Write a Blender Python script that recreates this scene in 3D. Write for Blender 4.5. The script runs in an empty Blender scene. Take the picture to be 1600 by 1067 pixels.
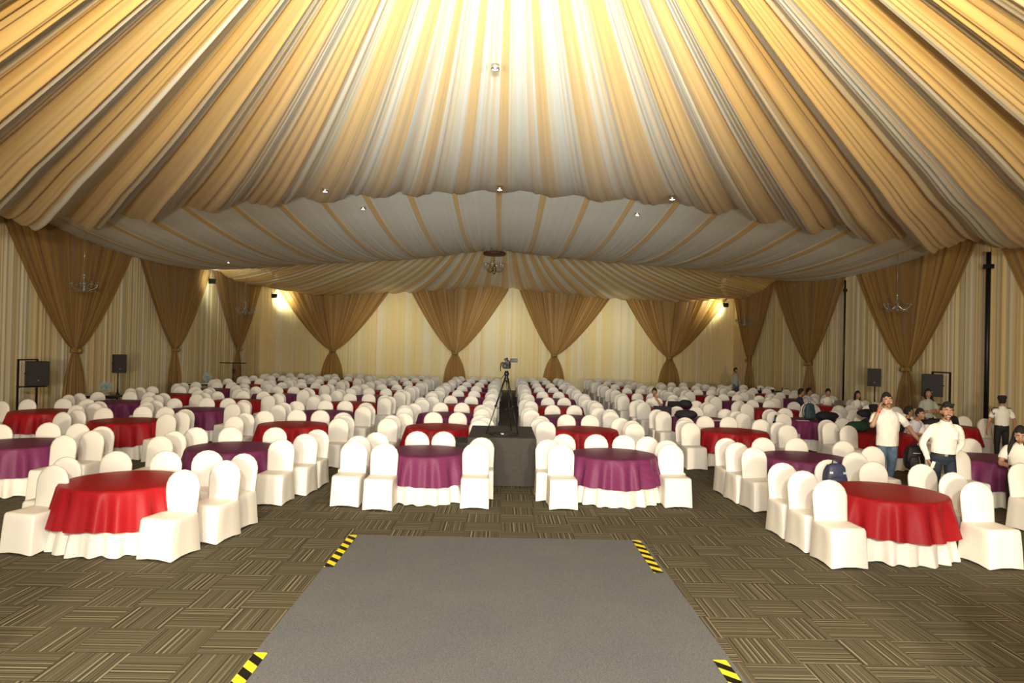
import bpy, math, random
from mathutils import Vector, Matrix
from math import sin, cos, pi, radians, sqrt, atan2, exp

# ------------------------------------------------------------------ scene, camera, world, light
SC = bpy.context.scene
COL = SC.collection
SC.view_settings.view_transform = 'Standard'
SC.view_settings.look = 'None'
SC.view_settings.exposure = 0.0
SC.view_settings.gamma = 1.0
SC.view_settings.use_curve_mapping = False

F_PX, CAM_H, PITCH, YAW, ROLL = 1105.6, 2.561, 0.00774, 0.01534, 0.02277
cd = bpy.data.cameras.new('camera'); cam = bpy.data.objects.new('camera', cd); COL.objects.link(cam)
cd.sensor_width = 36; cd.lens = F_PX / 1600 * 36; cd.clip_end = 200; cd.clip_start = 0.05
_r0 = Vector((cos(YAW), -sin(YAW), 0)); _f0 = Vector((sin(YAW), cos(YAW), 0))
_F = _f0 * cos(PITCH) + Vector((0, 0, sin(PITCH))); _U = -_f0 * sin(PITCH) + Vector((0, 0, cos(PITCH)))
_R = _r0 * cos(ROLL) + _U * sin(ROLL); _V = -_r0 * sin(ROLL) + _U * cos(ROLL)
cam.matrix_world = Matrix(((_R.x, _V.x, -_F.x, 0), (_R.y, _V.y, -_F.y, 0), (_R.z, _V.z, -_F.z, CAM_H), (0, 0, 0, 1)))
SC.camera = cam

W = bpy.data.worlds.new('world'); SC.world = W; W.use_nodes = True
W.node_tree.nodes['Background'].inputs[0].default_value = (1.0, 0.93, 0.82, 1)
W.node_tree.nodes['Background'].inputs[1].default_value = 0.15

def light(kind, name, loc, target, power, color, **kw):
    l = bpy.data.lights.new(name, kind); l.energy = power; l.color = color
    for k, v in kw.items(): setattr(l, k, v)
    o = bpy.data.objects.new(name, l); COL.objects.link(o); o.location = loc
    if target is not None:
        o.rotation_euler = (Vector(target) - Vector(loc)).to_track_quat('-Z', 'Y').to_euler()
    return o
WARM = (1.0, 0.92, 0.79)
# front-of-stage wash: lamps on the stage truss over the photographer, throwing down the hall
light('SPOT', 'stage_truss_lamp', (-0.8, -2.0, 4.75), (-3.0, 24, 1.2), 2650, WARM, spot_size=radians(105), spot_blend=0.55, shadow_soft_size=0.25)
light('SPOT', 'stage_truss_lamp', (0.8, -2.0, 4.75), (3.0, 24, 1.2), 2650, WARM, spot_size=radians(105), spot_blend=0.55, shadow_soft_size=0.25)
# broad soft fill added behind the photographer to lift the whole hall
light('AREA', 'hall_fill', (0, -6, 3.2), (0, 20, 3.4), 900, (1.0, 0.88, 0.68), shape='RECTANGLE', size=18, size_y=4.5)
# warm uplights on the cloth, then cool spots added to brighten its middle
light('SPOT', 'ceiling_uplight', (-2.5, -1.5, 2.2), (-5.0, 12, 6.0), 5400, (1.0, .84, .56), spot_size=radians(96), spot_blend=1.0, shadow_soft_size=.3)
light('SPOT', 'ceiling_uplight', (2.5, -1.5, 2.2), (5.0, 12, 6.0), 5400, (1.0, .84, .56), spot_size=radians(96), spot_blend=1.0, shadow_soft_size=.3)
light('SPOT', 'ceiling_fill_spot', (0, -1.2, 3.0), (0, 26, 7.9), 12000, (.76, .92, 1.0), spot_size=radians(36), spot_blend=1.0, shadow_soft_size=.3)
light('SPOT', 'ceiling_fill_spot', (0, .5, 3.4), (0, 13, 6.4), 1100, (0.9, 0.97, 1.0), spot_size=radians(75), spot_blend=1.0, shadow_soft_size=0.4)

# ------------------------------------------------------------------ materials
def new_mat(name):
    m = bpy.data.materials.new(name); m.use_nodes = True
    nt = m.node_tree; b = nt.nodes['Principled BSDF']
    return m, nt, b
def plain(name, c, rough=0.6, metal=0.0, noise=0.0, nscale=8, **kw):
    m, nt, b = new_mat(name)
    b.inputs['Base Color'].default_value = (*c, 1); b.inputs['Roughness'].default_value = rough
    b.inputs['Metallic'].default_value = metal
    if noise:
        tc = nt.nodes.new('ShaderNodeTexCoord'); n = nt.nodes.new('ShaderNodeTexNoise'); n.inputs['Scale'].default_value = nscale
        n.inputs['Detail'].default_value = 3
        r = nt.nodes.new('ShaderNodeValToRGB')
        r.color_ramp.elements[0].position = .3; r.color_ramp.elements[1].position = .7
        r.color_ramp.elements[0].color = (*[x * (1 - noise) for x in c], 1); r.color_ramp.elements[1].color = (*[min(1, x * (1 + noise)) for x in c], 1)
        nt.links.new(tc.outputs['Object'], n.inputs['Vector']); nt.links.new(n.outputs['Fac'], r.inputs['Fac']); nt.links.new(r.outputs[0], b.inputs['Base Color'])
    for k, v in kw.items(): b.inputs[k].default_value = v
    return m
def emit(name, c, s):
    m, nt, b = new_mat(name); b.inputs['Emission Color'].default_value = (*c, 1); b.inputs['Emission Strength'].default_value = s
    b.inputs['Base Color'].default_value = (*c, 1)
    return m
def attr_mat(name, rough=0.75, sheen=0.2):
    m, nt, b = new_mat(name); a = nt.nodes.new('ShaderNodeAttribute'); a.attribute_name = 'dye'
    nt.links.new(a.outputs['Color'], b.inputs['Base Color']); b.inputs['Roughness'].default_value = rough
    b.inputs['Sheen Weight'].default_value = sheen
    return m
M = {}
M['ceil'] = attr_mat('draped_ceiling_satin', .6, .1)
M['wallcloth'] = attr_mat('pleated_wall_fabric', .8, .1)
M['cover'] = plain('white_stretch_cover', (.83, .80, .75), .62, noise=.02, nscale=3)
M['white_cloth'] = plain('white_polyester_cloth', (.82, .79, .73), .6, noise=.03, nscale=4)
M['black_felt'] = plain('black_carpet', (.048, .045, .041), .95, noise=.25, nscale=60)
M['black'] = plain('black_plastic', (.012, .012, .013), .6)
M['blackmetal'] = plain('black_metal', (.015, .015, .016), .4, .5)
M['grille'] = plain('black_grille', (.02, .02, .02), .7, noise=.4, nscale=120)
M['chrome'] = plain('chrome', (.7, .7, .7), .25, 1.0)
M['steel'] = plain('dull_steel', (.35, .36, .36), .4, .8)
M['skin'] = plain('skin', (.36, .19, .115), .55, noise=.06, nscale=10)
M['skin2'] = plain('skin_light', (.45, .25, .16), .55, noise=.06, nscale=10)
M['hair'] = plain('black_hair', (.010, .008, .007), .85, noise=.3, nscale=60)
M['shirt'] = plain('white_shirt', (.80, .78, .72), .8, noise=.04, nscale=6)
M['polo'] = plain('white_polo', (.82, .80, .76), .8, noise=.03, nscale=9)
M['greytop'] = plain('grey_top', (.36, .37, .33), .8, noise=.05)
M['navy'] = plain('navy_shirt', (.025, .035, .075), .8, noise=.1)
M['lav'] = plain('pale_lavender_shirt', (.62, .60, .68), .8, noise=.04)
M['darkcloth'] = plain('dark_cloth', (.012, .013, .02), .85, noise=.2)
M['jeans'] = plain('blue_denim', (.075, .125, .20), .85, noise=.25, nscale=14)
M['navytrouser'] = plain('navy_trousers', (.010, .018, .035), .8, noise=.2, nscale=8)
M['blacktrouser'] = plain('black_trousers', (.008, .008, .010), .8)
M['teeth'] = plain('teeth', (.85, .83, .78), .3)
M['lip'] = plain('lips', (.25, .07, .06), .5)
M['beard'] = plain('short_beard', (.035, .022, .016), .9)
M['eye'] = plain('eye_white', (.8, .8, .78), .2)
M['pupil'] = plain('pupil', (.01, .008, .006), .15)
M['red_plastic'] = plain('red_band', (.7, .02, .03), .4)
M['shoe'] = plain('dark_shoe', (.02, .015, .012), .4)
M['greenfab'] = plain('dark_green_fabric', (.012, .05, .03), .85, noise=.2)
M['tealbag'] = plain('dark_blue_teal_fabric', (.02, .045, .065), .7, noise=.2)
M['navybag'] = plain('navy_bag_nylon', (.03, .04, .10), .5, noise=.35, nscale=18)
M['blackbag'] = plain('black_bag_nylon', (.012, .013, .014), .55, noise=.3, nscale=20)
M['reflect'] = plain('silver_reflective_strip', (.8, .82, .85), .3, .3)
M['maroon'] = plain('maroon_plate', (.085, .03, .028), .6, noise=.2)
M['amber'] = plain('smoked_glass_shade', (.30, .25, .17), .15, .0)
M['crystal'] = plain('crystal_glass', (.34, .32, .27), .15, .5)
M['gold'] = plain('gold_tieback_satin', (.26, .15, .035), .5, noise=.15, nscale=20)
M['rustpipe'] = plain('brass_metal', (.25, .16, .06), .35, .8)
M['fanteal'] = plain('pale_teal_fan_plastic', (.22, .36, .36), .35, noise=.2)
M['fanclear'] = plain('pale_fan_plastic', (.48, .52, .50), .3)
M['board'] = plain('pale_grey_board', (.55, .55, .50), .5)
M['paper'] = plain('white_paper', (.8, .8, .76), .7)
M['laptop'] = plain('silver_laptop_lid', (.40, .34, .33), .35, .5)
M['screen'] = plain('laptop_screen', (.01, .012, .02), .1)
M['lens'] = plain('lens_glass', (.01, .01, .02), .05)
M['camgrey'] = plain('dark_green_grey_camera_body', (.014, .020, .018), .65)
M['led'] = emit('led_spot', (.9, .95, 1.0), 18)
M['flood'] = emit('flood_lamp', (1.0, 1.0, .72), 30)
M['wood'] = plain('plywood', (.3, .2, .1), .7)

def satin(name, c, stripe):
    m, nt, b = new_mat(name)
    tc = nt.nodes.new('ShaderNodeTexCoord'); wv = nt.nodes.new('ShaderNodeTexWave'); wv.inputs['Scale'].default_value = 8; wv.bands_direction = 'DIAGONAL'; wv.inputs['Distortion'].default_value = .0
    r = nt.nodes.new('ShaderNodeValToRGB'); r.color_ramp.elements[0].color = (*c, 1); r.color_ramp.elements[1].color = (*stripe, 1)
    nt.links.new(tc.outputs['Object'], wv.inputs['Vector']); nt.links.new(wv.outputs['Fac'], r.inputs['Fac']); nt.links.new(r.outputs[0], b.inputs['Base Color'])
    b.inputs['Roughness'].default_value = .45; b.inputs['Specular IOR Level'].default_value = .14
    return m
M['red'] = satin('red_satin', (.31, .010, .015), (.33, .011, .017))
M['purple'] = satin('purple_satin', (.145, .026, .088), (.16, .03, .098))

def sheer_mat():
    m, nt, b = new_mat('brown_gold_organza')
    out = nt.nodes['Material Output']
    a = nt.nodes.new('ShaderNodeAttribute'); a.attribute_name = 'dye'
    nt.links.new(a.outputs['Color'], b.inputs['Base Color']); b.inputs['Roughness'].default_value = .5; b.inputs['Sheen Weight'].default_value = .3
    tr = nt.nodes.new('ShaderNodeBsdfTransparent'); tr.inputs[0].default_value = (.75, .55, .28, 1)
    mx = nt.nodes.new('ShaderNodeMixShader'); mx.inputs[0].default_value = .56
    nt.links.new(tr.outputs[0], mx.inputs[1]); nt.links.new(b.outputs[0], mx.inputs[2]); nt.links.new(mx.outputs[0], out.inputs['Surface'])
    return m
M['sheer'] = sheer_mat()

def math_node(nt, op, a, b=None):
    n = nt.nodes.new('ShaderNodeMath'); n.operation = op
    for i, v in enumerate((a, b)):
        if v is None: continue
        if isinstance(v, (int, float)): n.inputs[i].default_value = v
        else: nt.links.new(v, n.inputs[i])
    return n.outputs[0]
def carpet_tiles():
    m, nt, b = new_mat('striped_carpet_tiles')
    tc = nt.nodes.new('ShaderNodeTexCoord'); sp = nt.nodes.new('ShaderNodeSeparateXYZ'); nt.links.new(tc.outputs['Object'], sp.inputs[0])
    X = math_node(nt, 'MULTIPLY', math_node(nt, 'SUBTRACT', sp.outputs[0], 0.0517), 2.0)
    Y = math_node(nt, 'MULTIPLY', math_node(nt, 'SUBTRACT', sp.outputs[1], 9.8255 - 50), 2.0)
    i = math_node(nt, 'FLOOR', X); j = math_node(nt, 'FLOOR', Y)
    fx = math_node(nt, 'SUBTRACT', X, i); fy = math_node(nt, 'SUBTRACT', Y, j)
    par = math_node(nt, 'FLOORED_MODULO', math_node(nt, 'ADD', i, j), 2.0)
    # par 0 -> stripes run along Y, so vary with x
    u = math_node(nt, 'ADD', math_node(nt, 'MULTIPLY', fx, math_node(nt, 'SUBTRACT', 1.0, par)), math_node(nt, 'MULTIPLY', fy, par))
    off = math_node(nt, 'ADD', math_node(nt, 'MULTIPLY', i, 7.31), math_node(nt, 'MULTIPLY', j, 3.77))
    w = math_node(nt, 'ADD', math_node(nt, 'MULTIPLY', u, 1.0), off)
    cx = nt.nodes.new('ShaderNodeCombineXYZ'); nt.links.new(w, cx.inputs[0])
    n1 = nt.nodes.new('ShaderNodeTexNoise'); n1.noise_dimensions = '1D'; n1.inputs['Scale'].default_value = 20; n1.inputs['Detail'].default_value = 2.0
    nt.links.new(w, n1.inputs['W'])
    r = nt.nodes.new('ShaderNodeValToRGB'); e = r.color_ramp.elements
    e[0].position = .30; e[0].color = (.050, .044, .029, 1)
    e[1].position = .72; e[1].color = (.40, .36, .25, 1)
    for p, c in ((.42, (.088, .078, .052)), (.50, (.150, .132, .088)), (.57, (.115, .102, .068)), (.64, (.25, .22, .15))):
        q = e.new(p); q.color = (*c, 1)
    nt.links.new(n1.outputs['Fac'], r.inputs['Fac'])
    # fibre noise
    n2 = nt.nodes.new('ShaderNodeTexNoise'); n2.inputs['Scale'].default_value = 130; n2.inputs['Detail'].default_value = 2
    nt.links.new(tc.outputs['Object'], n2.inputs['Vector'])
    mul = nt.nodes.new('ShaderNodeMix'); mul.data_type = 'RGBA'; mul.blend_type = 'MULTIPLY'; mul.inputs[0].default_value = .5
    nt.links.new(r.outputs[0], mul.inputs[6]); nt.links.new(n2.outputs['Color'], mul.inputs[7])
    # seams
    ex = math_node(nt, 'MINIMUM', fx, math_node(nt, 'SUBTRACT', 1.0, fx)); ey = math_node(nt, 'MINIMUM', fy, math_node(nt, 'SUBTRACT', 1.0, fy))
    seam = math_node(nt, 'LESS_THAN', math_node(nt, 'MINIMUM', ex, ey), 0.008)
    mx = nt.nodes.new('ShaderNodeMix'); mx.data_type = 'RGBA'; nt.links.new(math_node(nt, 'MULTIPLY', seam, .45), mx.inputs[0])
    nt.links.new(mul.outputs[2], mx.inputs[6]); mx.inputs[7].default_value = (.03, .025, .015, 1)
    hs = nt.nodes.new('ShaderNodeBrightContrast'); hs.inputs[1].default_value = 0.0
    nt.links.new(mx.outputs[2], hs.inputs[0]); nt.links.new(hs.outputs[0], b.inputs['Base Color'])
    b.inputs['Roughness'].default_value = .95
    b.inputs['Specular IOR Level'].default_value = .15
    return m
M['tiles'] = carpet_tiles()
def felt():
    m, nt, b = new_mat('grey_needle_felt')
    tc = nt.nodes.new('ShaderNodeTexCoord')
    n = nt.nodes.new('ShaderNodeTexNoise'); n.inputs['Scale'].default_value = 70; n.inputs['Detail'].default_value = 5; n.inputs['Roughness'].default_value = .8
    n2 = nt.nodes.new('ShaderNodeTexNoise'); n2.inputs['Scale'].default_value = 1.3; n2.inputs['Detail'].default_value = 3
    mp = nt.nodes.new('ShaderNodeMapping'); mp.inputs['Scale'].default_value = (1, 2.2, 1)
    nt.links.new(tc.outputs['Object'], mp.inputs[0]); nt.links.new(mp.outputs[0], n.inputs['Vector']); nt.links.new(tc.outputs['Object'], n2.inputs['Vector'])
    r = nt.nodes.new('ShaderNodeValToRGB'); e = r.color_ramp.elements; e[0].position = .34; e[0].color = (.040, .044, .052, 1); e[1].position = .66; e[1].color = (.20, .21, .23, 1)
    nt.links.new(n.outputs['Fac'], r.inputs['Fac'])
    r2 = nt.nodes.new('ShaderNodeValToRGB'); r2.color_ramp.elements[0].position = .35; r2.color_ramp.elements[1].position = .65; r2.color_ramp.elements[0].color = (.90, .91, .93, 1); r2.color_ramp.elements[1].color = (1, .98, .95, 1)
    nt.links.new(n2.outputs['Fac'], r2.inputs['Fac'])
    mul = nt.nodes.new('ShaderNodeMix'); mul.data_type = 'RGBA'; mul.blend_type = 'MULTIPLY'; mul.inputs[0].default_value = 1
    nt.links.new(r.outputs[0], mul.inputs[6]); nt.links.new(r2.outputs[0], mul.inputs[7]); nt.links.new(mul.outputs[2], b.inputs['Base Color'])
    b.inputs['Roughness'].default_value = .95
    return m
M['felt'] = felt()
def hazard():
    m, nt, b = new_mat('yellow_black_hazard_tape')
    tc = nt.nodes.new('ShaderNodeTexCoord'); sp = nt.nodes.new('ShaderNodeSeparateXYZ'); nt.links.new(tc.outputs['Object'], sp.inputs[0])
    v = math_node(nt, 'ADD', math_node(nt, 'MULTIPLY', sp.outputs[1], 4.2), math_node(nt, 'MULTIPLY', sp.outputs[0], 4.2))
    f = math_node(nt, 'LESS_THAN', math_node(nt, 'FRACT', v), .5)
    mx = nt.nodes.new('ShaderNodeMix'); mx.data_type = 'RGBA'; nt.links.new(f, mx.inputs[0])
    mx.inputs[6].default_value = (.78, .68, .03, 1); mx.inputs[7].default_value = (.008, .007, .006, 1)
    nt.links.new(mx.outputs[2], b.inputs['Base Color']); b.inputs['Roughness'].default_value = .7; b.inputs['Specular IOR Level'].default_value = .2
    return m
M['hazard'] = hazard()

# ------------------------------------------------------------------ mesh helpers
class MB:
    def __init__(s): s.v = []; s.f = []; s.c = None
    def add(s, vs, fs):
        o = len(s.v); s.v += [tuple(p) for p in vs]; s.f += [tuple(i + o for i in f) for f in fs]
    def box(s, c, d, rz=0, rx=0, bev=0):
        x, y, z = [q / 2 for q in d]; R = Matrix.Rotation(rz, 3, 'Z') @ Matrix.Rotation(rx, 3, 'X'); c = Vector(c)
        if bev <= 0:
            vs = [R @ Vector((i * x, j * y, k * z)) + c for i in (-1, 1) for j in (-1, 1) for k in (-1, 1)]
            s.add(vs, [(0, 1, 3, 2), (4, 6, 7, 5), (0, 4, 5, 1), (2, 3, 7, 6), (0, 2, 6, 4), (1, 5, 7, 3)])
            return s
        b = min(bev, x * .9, y * .9, z * .9)   # rounded vertical outline, chamfered top and bottom
        def ring(zz, ins):
            r = []
            for sx, sy, a0 in ((1, 1, 0), (-1, 1, 90), (-1, -1, 180), (1, -1, 270)):
                for t in (0, 30, 60, 90):
                    a = radians(a0 + t); r.append(R @ Vector((sx * (x - b) + (b - ins) * cos(a), sy * (y - b) + (b - ins) * sin(a), zz)) + c)
            return r
        rings = [ring(-z, b * .6), ring(-z + b * .3, b * .15), ring(-z + b, 0), ring(z - b, 0), ring(z - b * .3, b * .15), ring(z, b * .6)]
        n = 16; vs = sum(rings, []); fs = []
        for k in range(5):
            for i in range(n): fs.append((k * n + i, k * n + (i + 1) % n, (k + 1) * n + (i + 1) % n, (k + 1) * n + i))
        fs.append(tuple(reversed(range(n)))); fs.append(tuple(range(5 * n, 6 * n)))
        s.add(vs, fs); return s
    def tube(s, pts, rad, seg=8, cap=True, ref=(1, 0, 0), smooth=0):
        pts = [Vector(p) for p in pts]
        rr = [(r, r) if isinstance(r, (int, float)) else r for r in (rad if isinstance(rad, (list, tuple)) and len(rad) == len(pts) and not (len(pts) == 2 and isinstance(rad, tuple)) else [rad] * len(pts))]
        if smooth and len(pts) > 2:
            P2 = []; R2 = []
            for i in range(len(pts) - 1):
                p0 = pts[max(0, i - 1)]; p1 = pts[i]; p2 = pts[i + 1]; p3 = pts[min(len(pts) - 1, i + 2)]
                a0 = rr[max(0, i - 1)]; a1 = rr[i]; a2 = rr[i + 1]; a3 = rr[min(len(pts) - 1, i + 2)]
                for k in range(smooth):
                    t = k / smooth
                    cr = lambda a, b, c, d: .5 * ((2 * b) + (-a + c) * t + (2 * a - 5 * b + 4 * c - d) * t * t + (-a + 3 * b - 3 * c + d) * t ** 3)
                    P2.append(Vector([cr(p0[q], p1[q], p2[q], p3[q]) for q in range(3)])); R2.append((cr(a0[0], a1[0], a2[0], a3[0]), cr(a0[1], a1[1], a2[1], a3[1])))
            P2.append(pts[-1]); R2.append(rr[-1]); pts = P2; rr = R2
        n = len(pts); vs = []; ref = Vector(ref)
        for i in range(n):
            d = (pts[min(n - 1, i + 1)] - pts[max(0, i - 1)])
            d = d.normalized() if d.length > 1e-9 else Vector((0, 0, 1))
            a = ref - d * ref.dot(d)
            if a.length < .05: a = Vector((0, 1, 0)) - d * d.y
            if a.length < .05: a = Vector((0, 0, 1)) - d * d.z
            a.normalize(); b = d.cross(a)
            for k in range(seg):
                t = 2 * pi * k / seg
                vs.append(pts[i] + a * cos(t) * rr[i][0] + b * sin(t) * rr[i][1])
        fs = []
        for i in range(n - 1):
            for k in range(seg): fs.append((i * seg + k, i * seg + (k + 1) % seg, (i + 1) * seg + (k + 1) % seg, (i + 1) * seg + k))
        if cap: fs.append(tuple(reversed(range(seg)))); fs.append(tuple(range((n - 1) * seg, n * seg)))
        s.add(vs, fs); return s
    def lathe(s, c, prof, seg=24, axis='z'):
        vs = []; n = len(prof); c = Vector(c)
        for r, z in prof:
            for k in range(seg):
                t = 2 * pi * k / seg; p = Vector((r * cos(t), r * sin(t), z))
                if axis == 'y': p = Vector((p.x, p.z, p.y))
                if axis == 'x': p = Vector((p.z, p.y, p.x))
                vs.append(p + c)
        fs = []
        for i in range(n - 1):
            for k in range(seg):
                fs.append((i * seg + k, i * seg + (k + 1) % seg, (i + 1) * seg + (k + 1) % seg, (i + 1) * seg + k))
        if prof[0][0] > 1e-4: fs.append(tuple(reversed(range(seg))))
        if prof[-1][0] > 1e-4: fs.append(tuple(range((n - 1) * seg, n * seg)))
        s.add(vs, fs); return s
    def ball(s, c, r, nu=14, nv=9, fn=None, keep=None):
        if isinstance(r, (int, float)): r = (r, r, r)
        c = Vector(c); vs = []; raw = []
        for j in range(nv + 1):
            ph = -pi / 2 + pi * j / nv
            for i in range(nu):
                th = 2 * pi * i / nu; u = Vector((cos(ph) * cos(th), cos(ph) * sin(th), sin(ph))); raw.append(u)
                p = Vector((u.x * r[0], u.y * r[1], u.z * r[2]))
                if fn: p = fn(u, p)
                vs.append(p + c)
        fs = []
        for j in range(nv):
            for i in range(nu):
                q = (j * nu + i, j * nu + (i + 1) % nu, (j + 1) * nu + (i + 1) % nu, (j + 1) * nu + i)
                if keep:
                    m = sum((raw[k] for k in q), Vector()) / 4
                    if not keep(m): continue
                fs.append(q)
        s.add(vs, fs); return s
    def mesh(s, name, mat, smooth=True, cols=None):
        me = bpy.data.meshes.new(name); me.from_pydata([tuple(p) for p in s.v], [], s.f)
        me.validate(clean_customdata=False)
        me.materials.append(mat)
        if smooth: me.polygons.foreach_set('use_smooth', [True] * len(me.polygons))
        if cols is not None:
            a = me.color_attributes.new('dye', 'FLOAT_COLOR', 'POINT')
            flat = []
            for c in cols: flat += [c[0], c[1], c[2], 1.0]
            a.data.foreach_set('color', flat)
        me.update(); return me
    def build(s, name, mat, parent=None, smooth=True, loc=None, cols=None):
        o = bpy.data.objects.new(name, s.mesh(name, mat, smooth, cols)); COL.objects.link(o)
        if parent is not None: o.parent = parent
        if loc is not None: o.location = loc
        return o
def sharp(o, ang=40):
    # keep hard edges on boxy smooth-shaded meshes
    me = o.data
    if hasattr(me, 'set_sharp_from_angle'): me.set_sharp_from_angle(angle=radians(ang))
    return o
def tag(o, label, cat, group=None):
    o['label'] = label; o['category'] = cat
    if group: o['group'] = group
    return o
def thing(name, label, cat, loc=(0, 0, 0), rz=0, group=None):
    o = bpy.data.objects.new(name, None); COL.objects.link(o); o.location = loc; o.rotation_euler = (0, 0, rz); o.empty_display_size = .2
    return tag(o, label, cat, group)
def copy_tree(o, loc, rz, label, group, scale=None):
    r = o.copy(); COL.objects.link(r); r.location = loc; r.rotation_euler = (0, 0, rz)
    if scale: r.scale = scale
    if label: r['label'] = label
    if group: r['group'] = group
    for c in list(o.children):
        d = c.copy(); COL.objects.link(d); d.parent = r
        for g in list(c.children):
            e = g.copy(); COL.objects.link(e); e.parent = d
    return r
def struct(o): o['kind'] = 'structure'; return o

def lerp(a, b, t): return a + (b - a) * t
def pw(tab, x):
    if x <= tab[0][0]: return tab[0][1]
    for i in range(len(tab) - 1):
        if x <= tab[i + 1][0]:
            t = (x - tab[i][0]) / (tab[i + 1][0] - tab[i][0]); t = t * t * (3 - 2 * t) * .35 + t * .65
            return lerp(tab[i][1], tab[i + 1][1], t)
    return tab[-1][1]
rng = random.Random(7)
def noise1(seed):
    r = random.Random(seed); T = [r.random() for _ in range(4096)]
    def f(x):
        i = math.floor(x); t = x - i; t = t * t * (3 - 2 * t)
        return lerp(T[i % 4096], T[(i + 1) % 4096], t)
    return f

# ------------------------------------------------------------------ room
XL, XR, YB, YF = -14.3, 13.9, 42.0, -8.0
YA, YBF, Y0 = 20.2, 35.2, 3.8       # cross frames that the ceiling cloth hangs from

fl = MB(); fl.add([(XL - .4, YF, 0), (XR + .4, YF, 0), (XR + .4, YB + .4, 0), (XL - .4, YB + .4, 0)], [(0, 1, 2, 3)])
# object origin keeps the tile grid
struct(fl.build('floor', M['tiles'], smooth=False))

IVORY = (.70, .68, .60); GOLD = (.70, .455, .155); CREAM = (.66, .56, .33); DGOLD = (.54, .34, .11)
def mixc(a, b, t): return tuple(lerp(a[i], b[i], t) for i in range(3))

# --- pleated wall cloth
def pleated_wall(name, P0, P1, nrm, ztop, seed, step=.028):
    L = (Vector(P1) - Vector(P0)).length; d = (Vector(P1) - Vector(P0)).normalized(); nrm = Vector(nrm)
    n = int(L / step); zs = [0.0, .4, 1.6, 3.2, 4.8, ztop]; N1 = noise1(seed); N2 = noise1(seed + 1); N3 = noise1(seed + 2); N4 = noise1(seed + 3)
    vs = []; cols = []
    for k, z in enumerate(zs):
        for i in range(n + 1):
            s = i * step
            q = s + .03 * (N4(s * .7 + z * .25) - .5)
            h = .045 * N1(q * 10.5) + .028 * N2(q * 19) + .045 * N3(q * 2.1)
            if z == 0: h *= 1.25
            p = Vector(P0) + d * s + nrm * h; vs.append((p.x, p.y, z))
            t = N2(q * 5.3) * .6 + N3(q * 14.1) * .4
            c = mixc(CREAM, GOLD, max(0, min(1, (t - .40) * 2.2)) * .5)
            if N1(q * 4.7 + 40) > .66: c = mixc(c, IVORY, .4)
            cols.append(c)
    fs = []
    for k in range(len(zs) - 1):
        for i in range(n): a = k * (n + 1) + i; fs.append((a, a + 1, a + n + 2, a + n + 1))
    m = MB(); m.add(vs, fs)
    return struct(m.build(name, M['wallcloth'], cols=cols))
pleated_wall('wall_left', (XL, YF, 0), (XL, YB, 0), (1, 0, 0), 7.2, 11)
pleated_wall('wall_right', (XR, YF, 0), (XR, YB, 0), (-1, 0, 0), 7.2, 22)
pleated_wall('wall_back', (XL, YB, 0), (XR, YB, 0), (0, -1, 0), 7.2, 33)

# --- draped ceiling: cloth sags between cross frames
zA_t = [(-14.4, 6.2), (-12.7, 5.93), (-11.5, 5.96), (-9.9, 6.18), (-8, 6.46), (-5.6, 6.64), (-3.6, 6.8), (0, 6.96), (2.3, 6.86), (4.6, 6.79), (6.7, 6.6), (8.5, 6.3), (9.3, 6.26), (11.7, 5.97), (13.6, 5.98), (14.5, 6.1)]
zB_t = [(-14.4, 6.15), (-11.3, 6.42), (-7.5, 6.73), (-4.6, 6.93), (-3, 7.13), (-1.5, 7.40), (-.45, 7.5), (.75, 7.42), (2.4, 7.2), (4.3, 7.1), (8.4, 6.9), (12.6, 6.5), (14.3, 6.3)]
zC_t = [(-14.4, 6.1), (-12.5, 5.7), (-10.8, 5.5), (-6.2, 5.72), (-3, 5.98), (-.6, 6.2), (3.2, 5.95), (6.7, 5.65), (10.5, 5.6), (13.6, 5.9)]
def z0f(x): return 5.95 - .012 * abs(x)
def zA(x): return pw(zA_t, x)
def zB(x): return pw(zB_t, x)
def zC(x): return pw(zC_t, x)
def zsec1(x, Y):
    t = (Y - Y0) / (YA - Y0); return lerp(z0f(x), zA(x), t) - .48 * 4 * t * (1 - t)
def zsec2(x, Y):
    t = (Y - YA) / (YBF - YA); return lerp(zA(x) + .20 * (1 - t), zB(x), t) - .52 * 4 * t * (1 - t)
def zsec3(x, Y):
    t = (Y - YBF) / (YB - YBF); return lerp(zB(x), zC(x), t) - .22 * 4 * t * (1 - t)

def surface(name, rows):
    # rows: list of lists of (point, colour)
    nr = len(rows); nc = len(rows[0]); vs = [p for r in rows for p, c in r]; cols = [c for r in rows for p, c in r]
    fs = []
    for k in range(nr - 1):
        for i in range(nc - 1):
            a = k * nc + i; fs.append((a, a + nc, a + nc + 1, a + 1))
    m = MB(); m.add(vs, fs); return struct(m.build(name, M['ceil'], cols=cols))

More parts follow.
